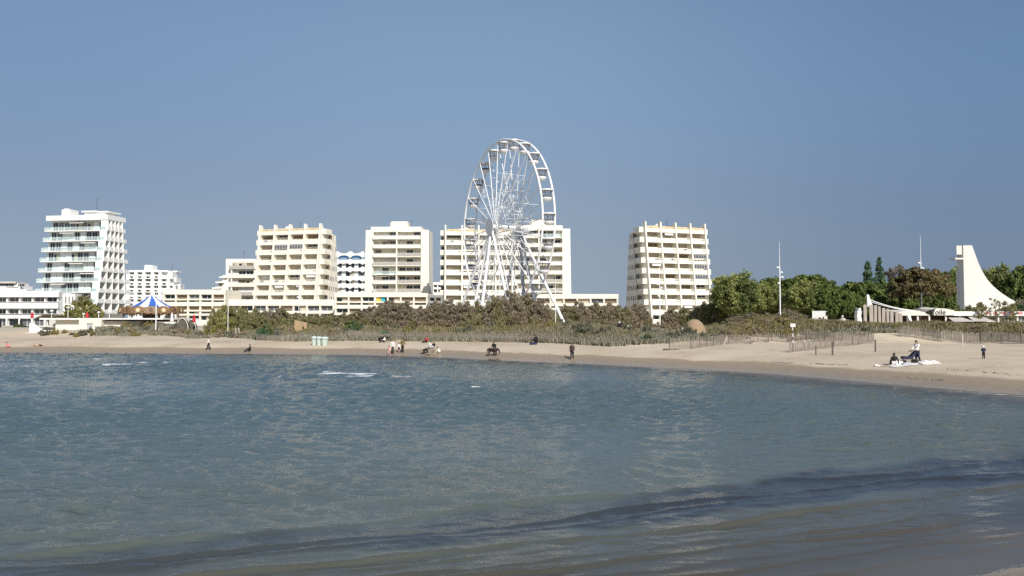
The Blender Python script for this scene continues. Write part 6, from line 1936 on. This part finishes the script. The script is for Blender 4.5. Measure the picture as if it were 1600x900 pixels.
def picnic():
    p = ground_hit(1420, 570); s = p.y / F
    b = MB(); n_ = 14
    zz = lambda x, y: tz(p.x + x, p.y + y) - p.z + .03 + .015 * math.sin(5 * x + 3 * y)
    w_, d_ = 56 * s, 1.6
    for i in range(n_):
        for j in range(5):
            x0, x1 = -w_ / 2 + w_ * i / n_, -w_ / 2 + w_ * (i + 1) / n_; y0, y1 = -d_ / 2 + d_ * j / 5, -d_ / 2 + d_ * (j + 1) / 5
            b.add([(x0, y0, zz(x0, y0)), (x1, y0, zz(x1, y0)), (x1, y1, zz(x1, y1)), (x0, y1, zz(x0, y1))], [(0, 1, 2, 3)])
    solid('picnic_sheet', b, M['white_cloth'], 'pale picnic sheet spread on the sand under the bags', 'sheet', p)
    heap('white_bag', 'white bag beside the person sitting in black on the picnic sheet', 'bag', 1406, 570, .75, .42, .5, 'white_cloth', 11)
    heap('patterned_blanket', 'rumpled grey blanket between the white bag and the pushchair', 'blanket', 1419, 569.5, .8, .26, .5, 'grey_cloth', 12)
    heap('cream_towel', 'rumpled cream towel at the right end of the picnic sheet', 'towel', 1453, 568.5, 1.3, .36, .7, 'white_cloth', 13, 8)
    heap('shoe_pair', 'small pale shoes left of the picnic sheet', 'shoes', 1371, 572, .3, .18, .25, 'white_cloth', 14, 4)
picnic()
def pushchair():
    p = ground_hit(1424, 568.5) + Vector((0, .25, 0)); 
    root = empty('pushchair', p, 'navy pushchair with low reclined seat in front of the woman in pale top', 'pushchair')
    b = MB().prism([(-.62, .42), (-.5, .30), (.12, .34), (.42, .78), (.30, .86), (.02, .52), (-.55, .54)], -.22, .22, 'y')
    b.build('seat', M['navy'], root)
    h_ = MB()
    for k in range(6):
        a0, a1 = .15 + k * .32, .15 + (k + 1) * .32
        h_.hexa([(.18 + .42 * math.cos(a0), -.24, .55 + .42 * math.sin(a0)), (.18 + .42 * math.cos(a1), -.24, .55 + .42 * math.sin(a1)), (.18 + .42 * math.cos(a1), .24, .55 + .42 * math.sin(a1)), (.18 + .42 * math.cos(a0), .24, .55 + .42 * math.sin(a0)),
                 (.18 + .39 * math.cos(a0), -.24, .55 + .39 * math.sin(a0)), (.18 + .39 * math.cos(a1), -.24, .55 + .39 * math.sin(a1)), (.18 + .39 * math.cos(a1), .24, .55 + .39 * math.sin(a1)), (.18 + .39 * math.cos(a0), .24, .55 + .39 * math.sin(a0))])
    h_.build('canopy', M['navy'], root)
    for y in (-.25, .25):
        MB().tube((-.5, y, .14), (.62, y, 1.0), .018, n=6).tube((.36, y, .14), (-.1, y, .45), .016, n=6).build('frame', M['dark_metal'], root)
        for x, r in ((-.5, .13), (.38, .16)):
            MB().tube((x, y - .025, r), (x, y + .025, r), r, n=16).tube((x, y - .03, r), (x, y + .03, r), r * .35, n=8).build('wheel', M['black'], root)
    MB().tube((.62, -.26, 1.0), (.62, .26, 1.0), .02, n=6).build('handle', M['dark_metal'], root)
pushchair()

# line of dried seaweed left along the damp edge of the beach
def wrack():
    rs = np.random.RandomState(8); V = []
    for (pa, ya), (pb, yb), n_ in (((1205, 567), (1240, 567.5), 26), ((1265, 569), (1325, 571), 60), ((1370, 573), (1400, 575.5), 16), ((1480, 577), (1600, 588), 36), ((700, 548), (860, 553), 34), ((560, 548), (640, 549), 16), ((1395, 590), (1480, 596), 24)):
        for q in rs.rand(n_):
            p = ground_hit(pa + (pb - pa) * q, ya + (yb - ya) * q + rs.normal(0, .5))
            a = rs.uniform(0, 6.28); L = rs.uniform(.04, .16); w = rs.uniform(.015, .04)
            d = np.array([math.cos(a) * L, math.sin(a) * L, 0]); e = np.array([-math.sin(a) * w, math.cos(a) * w, 0]); c0 = np.array([p.x, p.y, p.z + .015])
            V.append([c0 - d, c0 - e + [0, 0, .03], c0 + d, c0 + e + [0, 0, .04]])
    V = np.array(V).reshape(-1, 3)
    tag(part('dried_weed', np_mesh('dried_weed', V, np.arange(len(V)).reshape(-1, 4), M['seaweed']), None), 'thin line of dried weed on the damp sand', 'weed', kind='stuff')
wrack()
